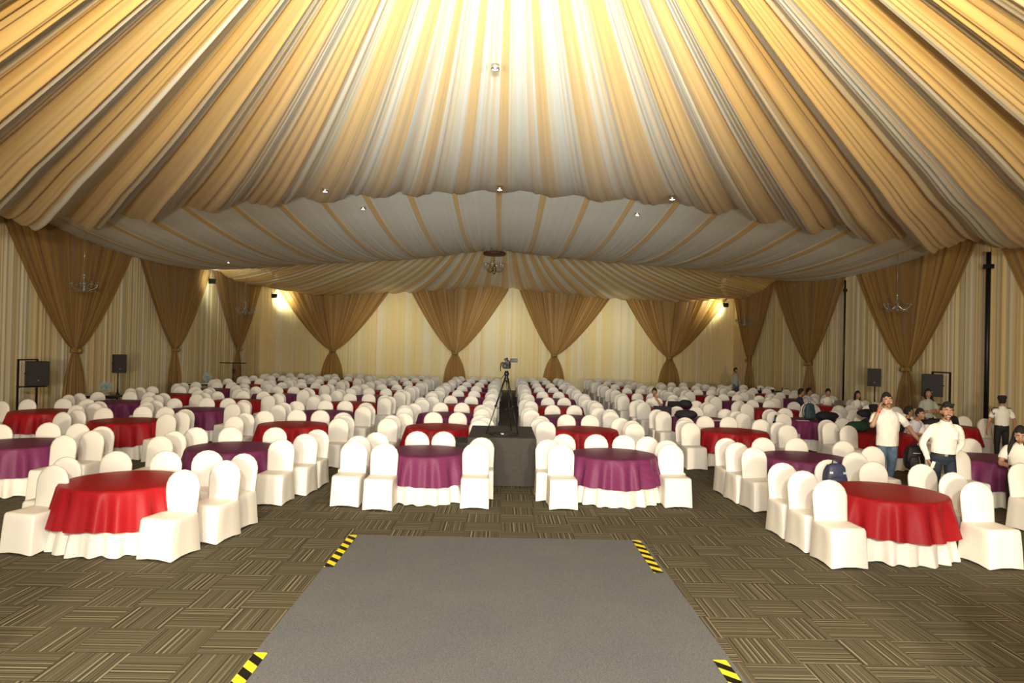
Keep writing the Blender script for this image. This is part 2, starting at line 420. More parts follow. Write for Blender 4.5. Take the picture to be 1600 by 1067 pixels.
# section 1 (over the front of the hall): pleats fan out from the peak above the stage edge
def ceiling_front():
    N1, N2, N3, N4 = noise1(101), noise1(102), noise1(103), noise1(104)
    na, nr = 1900, 22; rows = []
    Yc = 3.7; A0, A1 = radians(-84), radians(84)
    prm = []
    for i in range(na + 1):
        a = lerp(A0, A1, i / na)
        dY = YA - Yc; lim = (XR - .02) if a > 0 else -(XL + .02)
        R = dY / cos(a)
        if abs(R * sin(a)) > lim: R = lim / abs(sin(a))
        w = a / .082 + .45 * (N4(a * 9) - .5)       # one gold-and-ivory panel per unit
        fr = w - math.floor(w)
        idx = math.floor(w)
        gw = .17 + .13 * N3(idx * 1.37 + .5) + .34 * min(1, (abs(a) / .32) ** 1.5)
        gold = 1.0 if (fr < gw) else 0.0
        edge = min(abs(fr - gw), fr, 1 - fr)
        fine = N1(w * 13); fine2 = N2(w * 29)
        if gold:
            c = mixc(GOLD, DGOLD, .55 * fine2); c = mixc(c, CREAM, .45 * max(0, N1(w * 5) - .4))
        else:
            c = mixc(IVORY, (.60, .585, .52), fine2 * .8); c = mixc(c, CREAM, max(0, N2(w * 9) - .45) * 1.4)
            if N1(w * 23 + 7) > .66: c = mixc(c, GOLD, .55)
        # big hanging fold: gold part bulges down, ivory part tucks up
        prof = .5 - .5 * cos(2 * pi * (fr - gw / 2 + .5))
        g2 = 1 - gw; f2 = fr
        if a < 0: saw = (f2 / gw) if f2 < gw else 1 - (f2 - gw) / g2
        else: saw = 1 - (f2 / gw) if f2 < gw else (f2 - gw) / g2
        saw = .5 - .5 * cos(pi * saw)
        k_ = min(1, max(0, (abs(a) - .12) / .35)); prof = lerp(prof, saw, k_)
        big = .62 * prof + .32 * fine + .12 * fine2
        prm.append((a, R, big, c))
    for k in range(nr + 1):
        t = k / nr; row = []
        for a, R, big, c in prm:
            r = lerp(1.0, R, t); x = r * sin(a); Y = Yc + r * cos(a)
            Yz = max(Y, Y0)
            z = zsec1(x, Yz)
            if Y < Y0: z = zsec1(x, Y0)
            amp = .0135 * r * (.5 + 2.0 * min(.9, abs(a)))
            z += .12 - amp * big * 1.15
            row.append(((x, Y, z), c))
        rows.append(row)
    surface('ceiling', rows)
ceiling_front()
# section 2: broad ivory panels with narrow gold bands, running with the hall
def ceiling_middle():
    N1, N2, N3 = noise1(201), noise1(202), noise1(203)
    nx, nr = 1500, 26; rows = []; prm = []
    for i in range(nx + 1):
        x = lerp(XL + .02, XR - .02, i / nx)
        w = (x + .25) / 1.3; idx = math.floor(w); fr = w - idx
        fine = N1(x * 9); fine2 = N2(x * 24)
        gw = .12 + .04 * N3(idx + .5)
        g = fr < gw
        if g: c = mixc(GOLD, DGOLD, .5 * fine2)
        else: c = mixc(IVORY, (.66, .64, .57), fine2)
        c3 = mixc(GOLD, DGOLD, fine2) if fr < gw * (1.4 + 1.4 * min(1, abs(x) / 5)) else c
        prm.append((x, fr, gw, fine, fine2, c, c3))
    for k in range(nr + 1):
        t = k / nr; Y = lerp(YA, YBF, t); row = []
        gather = t ** 2.2
        for x, fr, gw, fine, fine2, c, c3 in prm:
            xx = x * lerp(1, .985, t)
            z = zsec2(xx, Y)
            sw = sin(pi * min(1, max(0, (fr - gw) / (1 - gw)))) if fr > gw else 0
            z += -.05 * sw * (1 - t) + (.07 * (1 if fr < gw else 0) * (-.5)) - gather * (.13 * fine + .07 * fine2) - .004 * fine2
            row.append(((xx, Y, z), mixc(c, c3, gather)))
        rows.append(row)
    surface('ceiling', rows)
ceiling_middle()
# section 3: gathered at the second frame and fanned out to the back wall
def ceiling_back():
    N1, N2, N3, N4 = noise1(301), noise1(302), noise1(303), noise1(304)
    nx, nr = 1700, 14; rows = []; prm = []
    for i in range(nx + 1):
        u = lerp(-1, 1, i / nx)
        xb = (XR if u > 0 else -XL) * u * .995
        w = xb / .46 + .5 * N4(xb * 1.1); idx = math.floor(w); fr = w - idx
        fine = N1(w * 5.5); fine2 = N2(w * 12)
        gw = .32 + .3 * N3(idx + .5)
        if fr < gw: c = mixc(GOLD, DGOLD, .7 * fine2)
        else: c = mixc(IVORY, CREAM, fine2 * .5)
        if fr >= gw and N1(w * 11 + 9) > .66: c = mixc(c, GOLD, .5)
        big = .5 - .5 * cos(2 * pi * (fr - gw / 2 + .5))
        prm.append((xb, big, fine, fine2, c))
    for k in range(nr + 1):
        t = k / nr; row = []
        for xb, big, fine, fine2, c in prm:
            x = xb * (1 + 1.25 * t); Y = lerp(YBF, YB, t)
            lim = XR - .02 if x > 0 else -XL - .02
            if abs(x) > lim:
                tt = (lim / abs(xb) - 1) / 1.25; s = t / 1.0
                # stop this pleat at the side wall
                tt = max(0, tt); Y = lerp(YBF, YB, tt * t); x = math.copysign(abs(xb) * (1 + 1.25 * tt * t), xb)
            z = zsec3(x, Y) - .02 - (.12 * big + .06 * fine + .03 * fine2) * (.55 + .45 * t)
            row.append(((x, Y, z), c))
        rows.append(row)
    surface('ceiling', rows)
ceiling_back()
# cloth over the stage behind the photographer
def ceiling_stage():
    N1 = noise1(401); rows = []
    for k in range(7):
        Y = lerp(YF, Y0 + .3, k / 6); row = []
        for i in range(401):
            x = lerp(XL + .02, XR - .02, i / 400); w = x / 1.3; fr = w - math.floor(w)
            c = GOLD if fr < .35 else IVORY
            row.append(((x, Y, z0f(x) + .12 - .08 * N1(x * 6)), c))
        rows.append(row)
    surface('ceiling', rows)
ceiling_stage()

# ------------------------------------------------------------------ gathered organza drapes
BROWN = (.27, .155, .045); BROWN2 = (.46, .29, .10)
def gathered(label, wall, sc, s0, s1, zt, group, seed, tie=2.12):
    # wall: 'L','R','B'; s runs along the wall
    def P(s, z, off):
        if wall == 'L': return (XL + off, s, z)
        if wall == 'R': return (XR - off, s, z)
        return (s, YB - off, z)
    root = thing('gathered_curtain', label, 'curtain', P(sc, 0, .2), 0, group)
    rl = Vector(root.location)
    Nz, N2 = noise1(seed), noise1(seed + 1)
    na, nz = 220, 22
    m = MB(); vs = []; cols = []
    zrow = [tie + (zt - tie) * (1 - k / nz) ** 1.0 for k in range(nz + 1)]
    for z in zrow:
        h = min(1, (z - tie) / (5.9 - tie)); w = .035 + .965 * (h ** .76)
        for i in range(na + 1):
            u = i / na * 2 - 1
            half = 1.04 * ((s1 - sc) if u > 0 else (sc - s0))
            uu = math.copysign(abs(u) ** .82, u)
            s = sc + uu * max(.14, half * w)
            off = .17 + .11 * (Nz(u * 15 + 50) - .5) * (.4 + h) + .05 * (N2(u * 37 + 90) - .5) + (.04 if abs(u) > .95 else 0)
            p = Vector(P(s, z, off)) - rl; vs.append(p)
            t = N2(u * 30 + 200); c = mixc(BROWN, BROWN2, t)
            if abs(u) > .93: c = mixc(c, BROWN, .8)
            cols.append(c)
    fs = []
    for k in range(nz):
        for i in range(na): a = k * (na + 1) + i; fs.append((a, a + 1, a + na + 2, a + na + 1))
    # tail below the tie
    base = len(vs); nt_ = 10
    for k in range(nt_ + 1):
        h = k / nt_; z = tie * (1 - h); w = .12 + .56 * (1 - (1 - h) ** 2.6)
        for i in range(na + 1):
            u = i / na * 2 - 1; s = sc + u * w
            off = .17 + .10 * (Nz(u * 9 + 400) - .5) * (.5 + h) + .05 * (N2(u * 22 + 700) - .5)
            vs.append(Vector(P(s, max(z, .01), off)) - rl); t = N2(u * 24 + 900); cols.append(mixc(BROWN, BROWN2, t * .8))
    for k in range(nt_):
        for i in range(na): a = base + k * (na + 1) + i; fs.append((a, a + 1, a + na + 2, a + na + 1))
    m.add(vs, fs); m.build('drape', M['sheer'], root, cols=cols)
    # knotted tie-back
    t = MB()
    for j in range(3):
        pts = []
        for k in range(17):
            a = 2 * pi * k / 16; pts.append(Vector(P(sc + .17 * cos(a), tie + .05 * (j - 1) + .02 * sin(3 * a), .17 + .10 * sin(a))) - rl)
        t.tube(pts, .03, 8, cap=False)
    t.ball(Vector(P(sc + .05, tie - .01, .30)) - rl, .085, 10, 7, fn=lambda u, p: p * (1 + .25 * sin(6 * atan2(u.y, u.x))))
    t.build('tieback', M['gold'], root)
    return root
gc = 'gathered organza drapes along the walls'
gathered('brown organza drape on left wall, widest and nearest, behind the black rack speaker', 'L', 23.7, 20.3, 27.1, 6.7, gc, 1)
gathered('brown organza drape on left wall between the two table fans', 'L', 30.9, 27.5, 34.5, 6.7, gc, 3)
gathered('brown organza drape on left wall behind the black T-bar stand, nearest the back corner', 'L', 38.3, 34.8, 41.6, 6.7, gc, 5)
gathered('brown organza drape on right wall, cut by the right edge of the picture', 'R', 16.4, 12.9, 19.3, 6.7, gc, 7)
gathered('brown organza drape on right wall between the two black loudspeakers', 'R', 23.7, 20.3, 27.2, 6.7, gc, 9)
gathered('brown organza drape on right wall behind the seated people in navy and lavender shirts', 'R', 31.3, 28.0, 35.3, 6.7, gc, 11)
gathered('brown organza drape on right wall beside the standing bearded man at the back corner', 'R', 38.9, 35.8, 41.7, 6.7, gc, 13)
gathered('brown organza drape on back wall, leftmost, tied left of centre aisle', 'B', -9.9, -13.2, -6.6, 6.5, gc, 15)
gathered('brown organza drape on back wall immediately left of the video camera', 'B', -2.7, -5.4, .25, 6.5, gc, 17)
gathered('brown organza drape on back wall immediately right of the video camera', 'B', 3.15, 1.1, 6.5, 6.5, gc, 19)
gathered('brown organza drape on back wall, rightmost, under the bright corner floodlight', 'B', 10.0, 7.2, 13.4, 6.5, gc, 21)

# ------------------------------------------------------------------ floor coverings
m = MB(); m.box((0, (9.47 + 3.8) / 2, .006), (3.92, 9.47 - 3.8, .012)); o = m.build('floor_mat', M['felt'], smooth=False)
tag(o, 'large plain grey felt mat lying on the carpet in front of the stage', 'mat')
m = MB(); m.box((0.38, 27.4, .006), (1.42, 24.6, .012)); o = m.build('aisle_carpet', M['black_felt'], smooth=False)
tag(o, 'black carpet runner along the centre aisle between white chairs', 'carpet')
for (x, y0, y1, lab, fl_) in ((-1.905, 8.1, 9.46, 'yellow and black hazard tape on the far left corner of the grey mat', 1),
                         (1.865, 8.1, 9.46, 'yellow and black hazard tape on the far right corner of the grey mat', 1),
                         (-1.905, 4.5, 5.84, 'yellow and black hazard tape near the bottom left, on the grey mat edge', 1),
                         (1.865, 4.5, 5.84, 'yellow and black hazard tape near the bottom right, on the grey mat edge', 1)):
    m = MB(); m.box((0, 0, 0), (.11, y1 - y0, .003)); o = m.build('hazard_tape', M['hazard'], smooth=False, loc=(x, (y0 + y1) / 2, .0145))
    o.scale.x = fl_
    tag(o, lab, 'tape', 'hazard tape strips on the grey mat')

# ------------------------------------------------------------------ chairs
def chair_back_mesh():
    m = MB(); n = 22
    def outline(ins, y):
        pts = []
        for k in range(n + 1):            # arch from right bottom over the top to left bottom
            t = k / n
            if t < .3: a = t / .3; x, z = .215 + .012 * a, lerp(.44, .76, a)
            elif t > .7: a = (t - .7) / .3; x, z = -(.227 - .012 * a), lerp(.76, .44, a)
            else:
                a = (t - .3) / .4 * pi; x, z = .227 * cos(a), .76 + .215 * sin(a) ** .92
            x -= math.copysign(min(abs(x), ins), x) if abs(x) > .02 else 0
            z -= ins * max(0, (z - .6)) / .35
            pts.append((x, y + .12 * (z - .44), z))
        return pts
    layers = [outline(.035, -.035), outline(.008, -.022), outline(0, 0), outline(.008, .022), outline(.035, .035)]
    vs = sum(layers, []); N = n + 1; fs = []
    for k in range(4):
        for i in range(n): fs.append((k * N + i, k * N + i + 1, (k + 1) * N + i + 1, (k + 1) * N + i))
        fs.append((k * N + n, k * N, (k + 1) * N, (k + 1) * N + n))
    fs.append(tuple(reversed(range(N)))); fs.append(tuple(range(4 * N, 5 * N)))
    m.add(vs, fs); return m
def chair_seat_mesh(seed=0):
    r = random.Random(seed); m = MB()
    # rings of a rounded rectangle, y from +.04 (back) to -.42 (front)
    def ring(z, hw, yf, yb, pinch, rad):
        pts = []; cx = [(hw - rad, yb - rad, 0), (-(hw - rad), yb - rad, 90), (-(hw - rad), yf + rad, 180), (hw - rad, yf + rad, 270)]
        for q, (x, y, a0) in enumerate(cx):
            for t in (0, 45, 90):
                a = radians(a0 + t); pts.append([x + rad * cos(a), y + rad * sin(a), z])
            nx_ = cx[(q + 1) % 4]; a = radians(a0 + 90)
            e0 = Vector((x + rad * cos(a), y + rad * sin(a))); e1 = Vector((nx_[0] + rad * cos(a), nx_[1] + rad * sin(a)))
            for t in (.33, .66):
                p = e0.lerp(e1, t); nn = Vector((cos(a), sin(a))); p -= nn * pinch * (1.0 if q in (1, 3) else .35)
                pts.append([p.x, p.y, z])
        return pts
    rings = [ring(.478, .17, -.37, .03, 0, .03), ring(.474, .212, -.415, .05, 0, .035), ring(.452, .222, -.43, .055, 0, .035), ring(.40, .222, -.436, .06, .006, .03),
             ring(.25, .224, -.452, .07, .014, .025), ring(.10, .228, -.462, .080, .016, .02), ring(.012, .230, -.468, .090, .008, .018)]
    # cover hem rises a little between the corner feet
    for i, p in enumerate(rings[-1]):
        if i % 5 in (3, 4): p[2] = .03
    N = len(rings[0]); vs = sum(rings, []); fs = []
    for k in range(len(rings) - 1):
        for i in range(N): fs.append((k * N + (i + 1) % N, k * N + i, (k + 1) * N + i, (k + 1) * N + (i + 1) % N))
    fs.append(tuple(range(N)))
    m.add(vs, fs); return m
back_me = chair_back_mesh().mesh('backrest_cover', M['cover']); seat_me = chair_seat_mesh().mesh('seat_cover', M['cover'])
cmb = chair_back_mesh(); sm_ = chair_seat_mesh(); cmb.add(sm_.v, sm_.f); whole_me = cmb.mesh('banquet_chair', M['cover'])
legm = MB().tube([(0, 0, .0), (0, 0, .30)], .011, 6); leg_me = legm.mesh('leg', M['steel'])
CH = []      # (x, y, rz, label, group)

COLN = {'L1': 'first column left of the aisle', 'L2': 'second column left of the aisle', 'L3': 'third column left of the aisle', 'L4': 'fourth column left of the aisle',
        'R1': 'first column right of the aisle', 'R2': 'second column right of the aisle', 'R3': 'third column right of the aisle', 'R4': 'fourth column right of the aisle'}
ORD = ['first', 'second', 'third', 'fourth', 'fifth', 'sixth', 'seventh', 'eighth', 'ninth', 'tenth']
TAB = {
 'L1': ('p', [(-1.24, 12.07), (-1.32, 15.71), (-1.38, 18.59), (-1.24, 21.41), (-1.19, 24.41), (-1.22, 27.4), (-1.19, 30.26), (-1.16, 33.3), (-1.15, 36.2)]),
 'L2': ('r', [(-4.72, 9.06), (-4.5, 12.05), (-4.51, 15.57), (-4.56, 18.46), (-4.51, 21.5), (-4.41, 24.4), (-4.43, 27.2), (-4.42, 30.3), (-4.39, 33.2), (-4.4, 36.1)]),
 'L3': ('p', [(-8.04, 12.0), (-8.14, 15.6), (-7.81, 18.48), (-7.87, 21.5), (-7.67, 24.3), (-7.65, 27.2), (-7.7, 30.1), (-7.65, 33.1), (-7.6, 36.0)]),
 'L4': ('r', [(-10.95, 17.22), (-10.85, 20.21), (-10.7, 23.22), (-10.6, 26.2), (-10.55, 29.2), (-10.5, 32.2), (-10.5, 35.2)]),
 'R1': ('p', [(1.97, 12.17), (1.9, 15.77), (1.79, 18.54), (1.80, 21.56), (1.88, 24.7), (1.92, 27.7), (1.97, 30.8), (2.02, 33.6), (2.02, 36.4)]),
 'R2': ('r', [(5.14, 9.31), (5.34, 12.3), (5.36, 16.09), (5.33, 18.9), (5.4, 21.97), (5.38, 24.9), (5.55, 28.2), (5.6, 31.2), (5.65, 34.0), (5.65, 36.8)]),
 'R3': ('p', [(8.95, 12.56), (8.9, 16.33), (8.6, 19.2), (8.75, 22.43), (8.7, 25.36), (8.62, 28.45), (8.8, 31.4), (8.9, 34.3)]),
 'R4': ('r', [(11.6, 18.27), (11.5, 21.2), (11.7, 24.4), (11.7, 27.4), (11.7, 30.4), (11.7, 33.4)]),
}
# chairs seen clearly at the front tables (backrest foot position, turn)
FRONT = {
 ('L2', 0): [(-3.84, 8.66, -12), (-3.62, 9.40, -12), (-3.60, 10.0, -14), (-4.18, 10.22, 3), (-5.50, 8.80, -14), (-5.72, 9.42, -8), (-5.36, 9.98, 0), (-4.72, 10.1, 0)],
 ('L1', 0): [(-1.83, 11.35, -2), (-2.36, 11.55, -4), (-2.42, 12.2, -3), (-2.2, 12.75, -3), (-.37, 11.58, 1), (-.30, 12.3, 0), (-1.50, 13.0, 0), (-1.02, 13.05, 0)],
 ('R1', 0): [(1.03, 11.63, 2), (.86, 12.22, 0), (1.2, 13.05, 0), (2.92, 11.92, 3), (2.98, 12.45, 0), (2.74, 12.95, 5), (1.81, 13.1, 0), (2.33, 13.1, 0)],
 ('R2', 0): [(4.19, 8.84, 3), (4.14, 9.50, 5), (4.12, 10.15, 4), (6.12, 8.92, 5), (6.28, 9.62, 6), (5.60, 10.45, 3), (4.98, 10.55, 3), (6.25, 10.3, 4)],
 ('L2', 1): [(-3.54, 11.55, -5), (-3.36, 12.3, -6), (-3.32, 12.95, -5), (-5.55, 11.65, -4), (-5.62, 12.3, -4), (-5.5, 12.9, 0), (-4.95, 13.1, 0), (-4.15, 13.15, 0)],
 ('R2', 1): [(4.28, 11.75, 6), (4.20, 12.35, 6), (4.2, 12.95, 4), (5.82, 11.42, 3), (6.52, 12.2, 6), (6.35, 12.9, 6), (4.95, 13.15, 0), (5.6, 13.2, 2)],
}
POSN = ['left front corner', 'left side middle', 'left rear corner', 'right front corner', 'right side middle', 'right rear corner', 'rear side left', 'rear side right']
def posname(dx, dy):
    return None
table_xy = []
cn = 0
for key, (first, lst) in TAB.items():
    for i, (tx, ty) in enumerate(lst):
        colr = first if i % 2 == 0 else ('r' if first == 'p' else 'p')
        table_xy.append((key, i, tx, ty, colr))
        r = random.Random(ord(key[0]) * 1000 + ord(key[1]) * 37 + i)
        side = -1 if key[0] == 'L' else 1
        if (key, i) in FRONT: lst_c = FRONT[(key, i)]
        else:
            J = lambda a: (r.random() - .5) * a
            rk = {'1': .3, '2': .8, '3': 1.2, '4': 1.3}[key[1]]; sr = .93 if key == 'L1' else 1.06; slf = .93 if key == 'R1' else 1.06
            lst_c = [(tx - slf + J(.1), ty - .52 + J(.16), 8 * side * rk + J(7)), (tx - slf - .05 + J(.06), ty + .08 + J(.16), 7 * side * rk + J(7)), (tx - .92 + J(.12), ty + .68 + J(.16), J(10)),
                     (tx + sr + J(.1), ty - .52 + J(.16), 8 * side * rk + J(7)), (tx + sr + .05 + J(.06), ty + .08 + J(.16), 7 * side * rk + J(7)), (tx + .92 + J(.12), ty + .68 + J(.16), J(10)),
                     (tx - .29 + J(.08), ty + 1.18 + J(.1), J(6)), (tx + .29 + J(.08), ty + 1.18 + J(.1), J(6))]
        # names follow the place each chair really has at its table
        ent = [(x - tx, y - ty, x, y, a) for (x, y, a) in lst_c]
        names = {}
        back = sorted([e for e in ent if abs(e[0]) < .75 and e[1] > .6]); rest = [e for e in ent if e not in back]
        L = sorted([e for e in rest if e[0] < 0], key=lambda e: e[1]); R_ = sorted([e for e in rest if e[0] >= 0], key=lambda e: e[1])
        NB = {1: ['rear'], 2: ['rear left', 'rear right'], 3: ['rear left', 'rear middle', 'rear right'], 4: ['rear far left', 'rear left', 'rear right', 'rear far right']}
        NS = {1: ['{}'], 2: ['{} front', '{} back'], 3: ['{} front', '{} middle', '{} back'], 4: ['{} front', '{} second', '{} third', '{} back']}
        out = [(e, n) for e, n in zip(back, NB.get(len(back), ['rear'] * 8))]
        for S, w in ((L, 'left'), (R_, 'right')):
            if S: out += [(e, n.format(w)) for e, n in zip(S, NS[len(S)])]
        cname = 'red' if colr == 'r' else 'purple'
        for e, n in out:
            lab = 'white-covered chair, %s of %s %s table, %s' % (n, ORD[i], '', COLN[key])
            lab = 'white-covered chair, %s at the %s table, %s' % (n, ORD[i], COLN[key])
            CH.append((e[2], e[3], radians(e[4]), lab, 'white-covered banquet chairs', key, i, n))
CH.sort(key=lambda c: c[1] + .25 * abs(c[0]))
def make_chair(x, y, rz, lab, grp, detail):
    if detail:
        t = thing('banquet_chair', lab, 'chair', (x, y, 0), rz, grp)
        for nm, me in (('backrest_cover', back_me), ('seat_cover', seat_me)):
            o = bpy.data.objects.new(nm, me); COL.objects.link(o); o.parent = t
        for lx, ly in ((-.196, -.41), (.196, -.41), (-.19, .04), (.19, .04)):
            o = bpy.data.objects.new('leg', leg_me); COL.objects.link(o); o.parent = t; o.location = (lx, ly, 0)
    else:
        t = bpy.data.objects.new('banquet_chair', whole_me); COL.objects.link(t); t.location = (x, y, 0); t.rotation_euler = (0, 0, rz); tag(t, lab, 'chair', grp)
    return t
rest = MB(); restn = 0
for k, (x, y, rz, lab, grp, key, i, n) in enumerate(CH):
    if k < 298: make_chair(x, y, rz, lab, grp, k < 110)
    else:
        R3 = Matrix.Rotation(rz, 3, 'Z'); T3 = Vector((x, y, 0)); rest.add([R3 @ Vector(p) + T3 for p in cmb.v], cmb.f)
o = rest.build('banquet_chair', M['cover']); tag(o, 'distant rows of white-covered chairs in front of the back wall', 'chair'); o['kind'] = 'stuff'

# ------------------------------------------------------------------ tables and cloths
def cloth_mesh(z_top, z_hem, r0, flare, nf, amp, seed, hem_var, nseg=168):
    r = random.Random(seed); ph = [r.random() * 6.28 for _ in range(6)]; m = MB(); N1 = noise1(seed)
    def fold(a):
        q = sin(nf * a + ph[0] + .8 * sin(3 * a + ph[3])); q = math.copysign(abs(q) ** .7, q)
        return (.6 * q + .3 * sin((nf * .6) // 1 * a + ph[1]) + .25 * sin((nf * 1.7) // 1 * a + ph[2]))
    rings = [(0, z_top, 0), (r0 * .5, z_top, 0), (r0 * .93, z_top, 0), (r0 * .985, z_top - .004, 0), (r0 + .004, z_top - .03, .22), (r0 + flare * .2, lerp(z_top, z_hem, .25), .5), (r0 + flare * .5, lerp(z_top, z_hem, .55), .9), (r0 + flare, z_hem, 1.15)]
    if z_hem < .1: rings = [(0, z_top, 0), (r0 * .94, z_top - .006, 0), (r0 * .96, z_top - .05, 0), (r0 * .97, .40, .15), (r0 + flare * .55, .24, .7), (r0 + flare * .8, .12, 1.0), (r0 + flare, z_hem, 1.15)]
    vs = []; fs = []
    for q, (rad, z, f) in enumerate(rings):
        for k in range(nseg):
            a = 2 * pi * k / nseg; rr = rad + amp * f * fold(a)
            zz = z
            if q == len(rings) - 1: zz += hem_var * (.6 * sin(4 * a + ph[4]) + .4 * sin(nf * a + ph[5]))
            vs.append((rr * cos(a), rr * sin(a), max(.012, zz)))
    for q in range(len(rings) - 1):
        for k in range(nseg): fs.append((q * nseg + k, q * nseg + (k + 1) % nseg, (q + 1) * nseg + (k + 1) % nseg, (q + 1) * nseg + k))
    m.add(vs, fs); return m
under = [cloth_mesh(.757, .014, .725, .085, 21, .060, 50 + s, .014).mesh('white_skirt', M['white_cloth']) for s in range(2)]
over = {}
for c, mm in (('r', 'red'), ('p', 'purple')):
    over[c] = [cloth_mesh(.764, .30, .738, .10, 17, .050, 60 + s, .02).mesh('coloured_overlay', M[mm]) for s in range(3)]
ttop = MB().lathe((0, 0, 0), [(.0, .72), (.70, .72), (.715, .73), (.715, .745), (.70, .752), (0, .752)], 40).mesh('tabletop', M['wood'])
tleg = MB().tube([(0, 0, 0), (0, 0, .72)], .016, 8).mesh('leg', M['steel'])
for (key, i, tx, ty, c) in table_xy:
    cname = 'red' if c == 'r' else 'purple'
    t = thing('round_table', 'folding table under the %s cloth, %s in the %s' % (cname, ORD[i], COLN[key]), 'table', (tx, ty, 0), 0, 'round banquet tables')
    o = bpy.data.objects.new('tabletop', ttop); COL.objects.link(o); o.parent = t
    for a in (45, 135, 225, 315):
        o = bpy.data.objects.new('leg', tleg); COL.objects.link(o); o.parent = t; o.location = (.5 * cos(radians(a)), .5 * sin(radians(a)), 0)
    rz = random.Random(int(tx * 100) + int(ty * 10)).random() * 6.28
    k = thing('tablecloth', 'round %s satin cloth over white, %s table in the %s' % (cname, ORD[i], COLN[key]), 'tablecloth', (tx, ty, 0), rz, '%s tablecloths' % cname)
    o = bpy.data.objects.new('coloured_overlay', over[c][i % 3]); COL.objects.link(o); o.parent = k; o['label'] = '%s satin overlay' % cname
    o = bpy.data.objects.new('white_skirt', under[i % 2]); COL.objects.link(o); o.parent = k; o['label'] = 'white cloth showing below the overlay'

#PART2
# ------------------------------------------------------------------ camera platform in the aisle
def rbox(name, c, d, mat, parent=None, bev=0, rz=0, rx=0, loc=None, smooth=False):
    m = MB(); m.box(c, d, rz=rz, rx=rx, bev=bev); o = m.build(name, mat, parent, smooth=bev > 0, loc=loc)
    if bev > 0: sharp(o, 50)
    return o
def cloth_box(name, x0, x1, y0, y1, h, mat, loc, seed):
    # a box draped in thin carpet: slight waves in the skirt
    N1 = noise1(seed); m = MB(); per = []; n = 40
    cs = [(x0, y0), (x1, y0), (x1, y1), (x0, y1)]
    for q in range(4):
        a = Vector(cs[q]); b = Vector(cs[(q + 1) % 4]); d = (b - a); nn = Vector((d.y, -d.x)).normalized()
        for k in range(n):
            t = k / n; per.append((a + d * t, nn))
    rings = []
    for z, w, ins in ((.012, 1, -.012), (h * .5, .6, -.006), (h - .02, .15, 0), (h, 0, .012)):
        rings.append([(p.x + nn.x * (-ins + .012 * w * N1(i * .23)), p.y + nn.y * (-ins + .012 * w * N1(i * .23)), z) for i, (p, nn) in enumerate(per)])
    N = len(per); vs = sum(rings, []); fs = []
    for k in range(3):
        for i in range(N): fs.append((k * N + i, k * N + (i + 1) % N, (k + 1) * N + (i + 1) % N, (k + 1) * N + i))
    fs.append(tuple(range(3 * N, 4 * N))); m.add(vs, fs)
    o = m.build(name, mat, smooth=True, loc=loc); return sharp(o, 35)
o = cloth_box('camera_platform', -.66, .6, -.0, 2.0, .885, M['black_felt'], (.09, 13.0, 0), 5)
tag(o, 'black carpet-covered platform in the aisle carrying the video camera tripod', 'platform')
o = cloth_box('platform_step', -.2, .2, 0, .9, .70, M['black_felt'], (-.74, 13.6, 0), 6)
tag(o, 'low black covered step against the left side of the camera platform', 'step')

t = thing('camera_tripod', 'black camera tripod standing on the carpeted platform', 'tripod', (.12, 13.75, .885))
apex = Vector((0, 0, 1.02))
feet = [(-.36, -.18, 0), (.24, -.22, 0), (.12, .34, 0)]
for f in feet:
    f = Vector(f); d = (f - apex); m = MB()
    a = apex + Vector((f.x, f.y, 0)).normalized() * .045; mid = a.lerp(f, .48)
    side = Vector((-d.y, d.x, 0)).normalized() * .018
    m.tube([a + side, mid + side * .8], .0085, 6); m.tube([a - side, mid - side * .8], .0085, 6); m.tube([a.lerp(f, .3), f + Vector((0, 0, .012))], .0085, 6)
    m.box(mid, (.05, .035, .045)); m.ball(f + Vector((0, 0, .015)), .016, 8, 5)
    m.build('leg', M['blackmetal'], t)
m = MB()
hub = apex.lerp(Vector((0, 0, 0)), .55)
for f in feet: m.tube([hub, apex.lerp(Vector(f), .52)], .006, 6)
m.ball(hub, .022, 8, 6); m.build('spreader', M['blackmetal'], t)
m = MB(); m.lathe((0, 0, 1.0), [(.03, 0), (.05, .02), (.05, .06), (.035, .08), (.035, .12), (.048, .13), (.048, .17), (.03, .19)], 16); m.box((0, 0, 1.20), (.07, .11, .02)); m.build('fluid_head', M['blackmetal'], t)
m = MB(); m.tube([(-.03, .05, 1.15), (-.10, .30, 1.04)], .008, 6); m.build('pan_handle', M['blackmetal'], t)
t = thing('video_camera', 'black video camera with open side screen, mounted on the tripod', 'video camera', (.12, 13.75, 2.10), radians(-8))
m = MB(); m.box((0, .02, .10), (.13, .26, .13), bev=.025); m.box((0, .0, .19), (.05, .2, .03), bev=.01); sharp(m.build('body', M['camgrey'], t))
m = MB(); m.lathe((0, -.11, .10), [(.05, 0), (.055, -.02), (.055, -.1), (.062, -.12), (.062, -.15), (.05, -.15), (.04, -.12), (0, -.12)], 18, axis='y'); m.build('lens', M['black'], t)
m = MB(); m.box((.14, -.02, .20), (.14, .02, .075), bev=.008); m.tube([(.04, .0, .18), (.09, -.01, .19)], .012, 6); m.build('side_screen', M['black'], t)
m = MB(); m.tube([(0, -.09, .2), (0, -.09, .24), (0, .08, .24), (0, .08, .2)], .011, 6); m.build('top_handle', M['black'], t)
m = MB(); m.tube([(-.07, -.03, .16), (-.11, -.03, .13), (-.12, -.02, .04), (-.115, -.02, -.02)], [.02, .014, .01, .008], 6); m.build('hand_strap', M['black'], t)
m = MB(); m.box((-.03, .02, .215), (.04, .16, .04), bev=.012); m.build('microphone', M['black'], t)
r = random.Random(3); m = MB(); pts = []
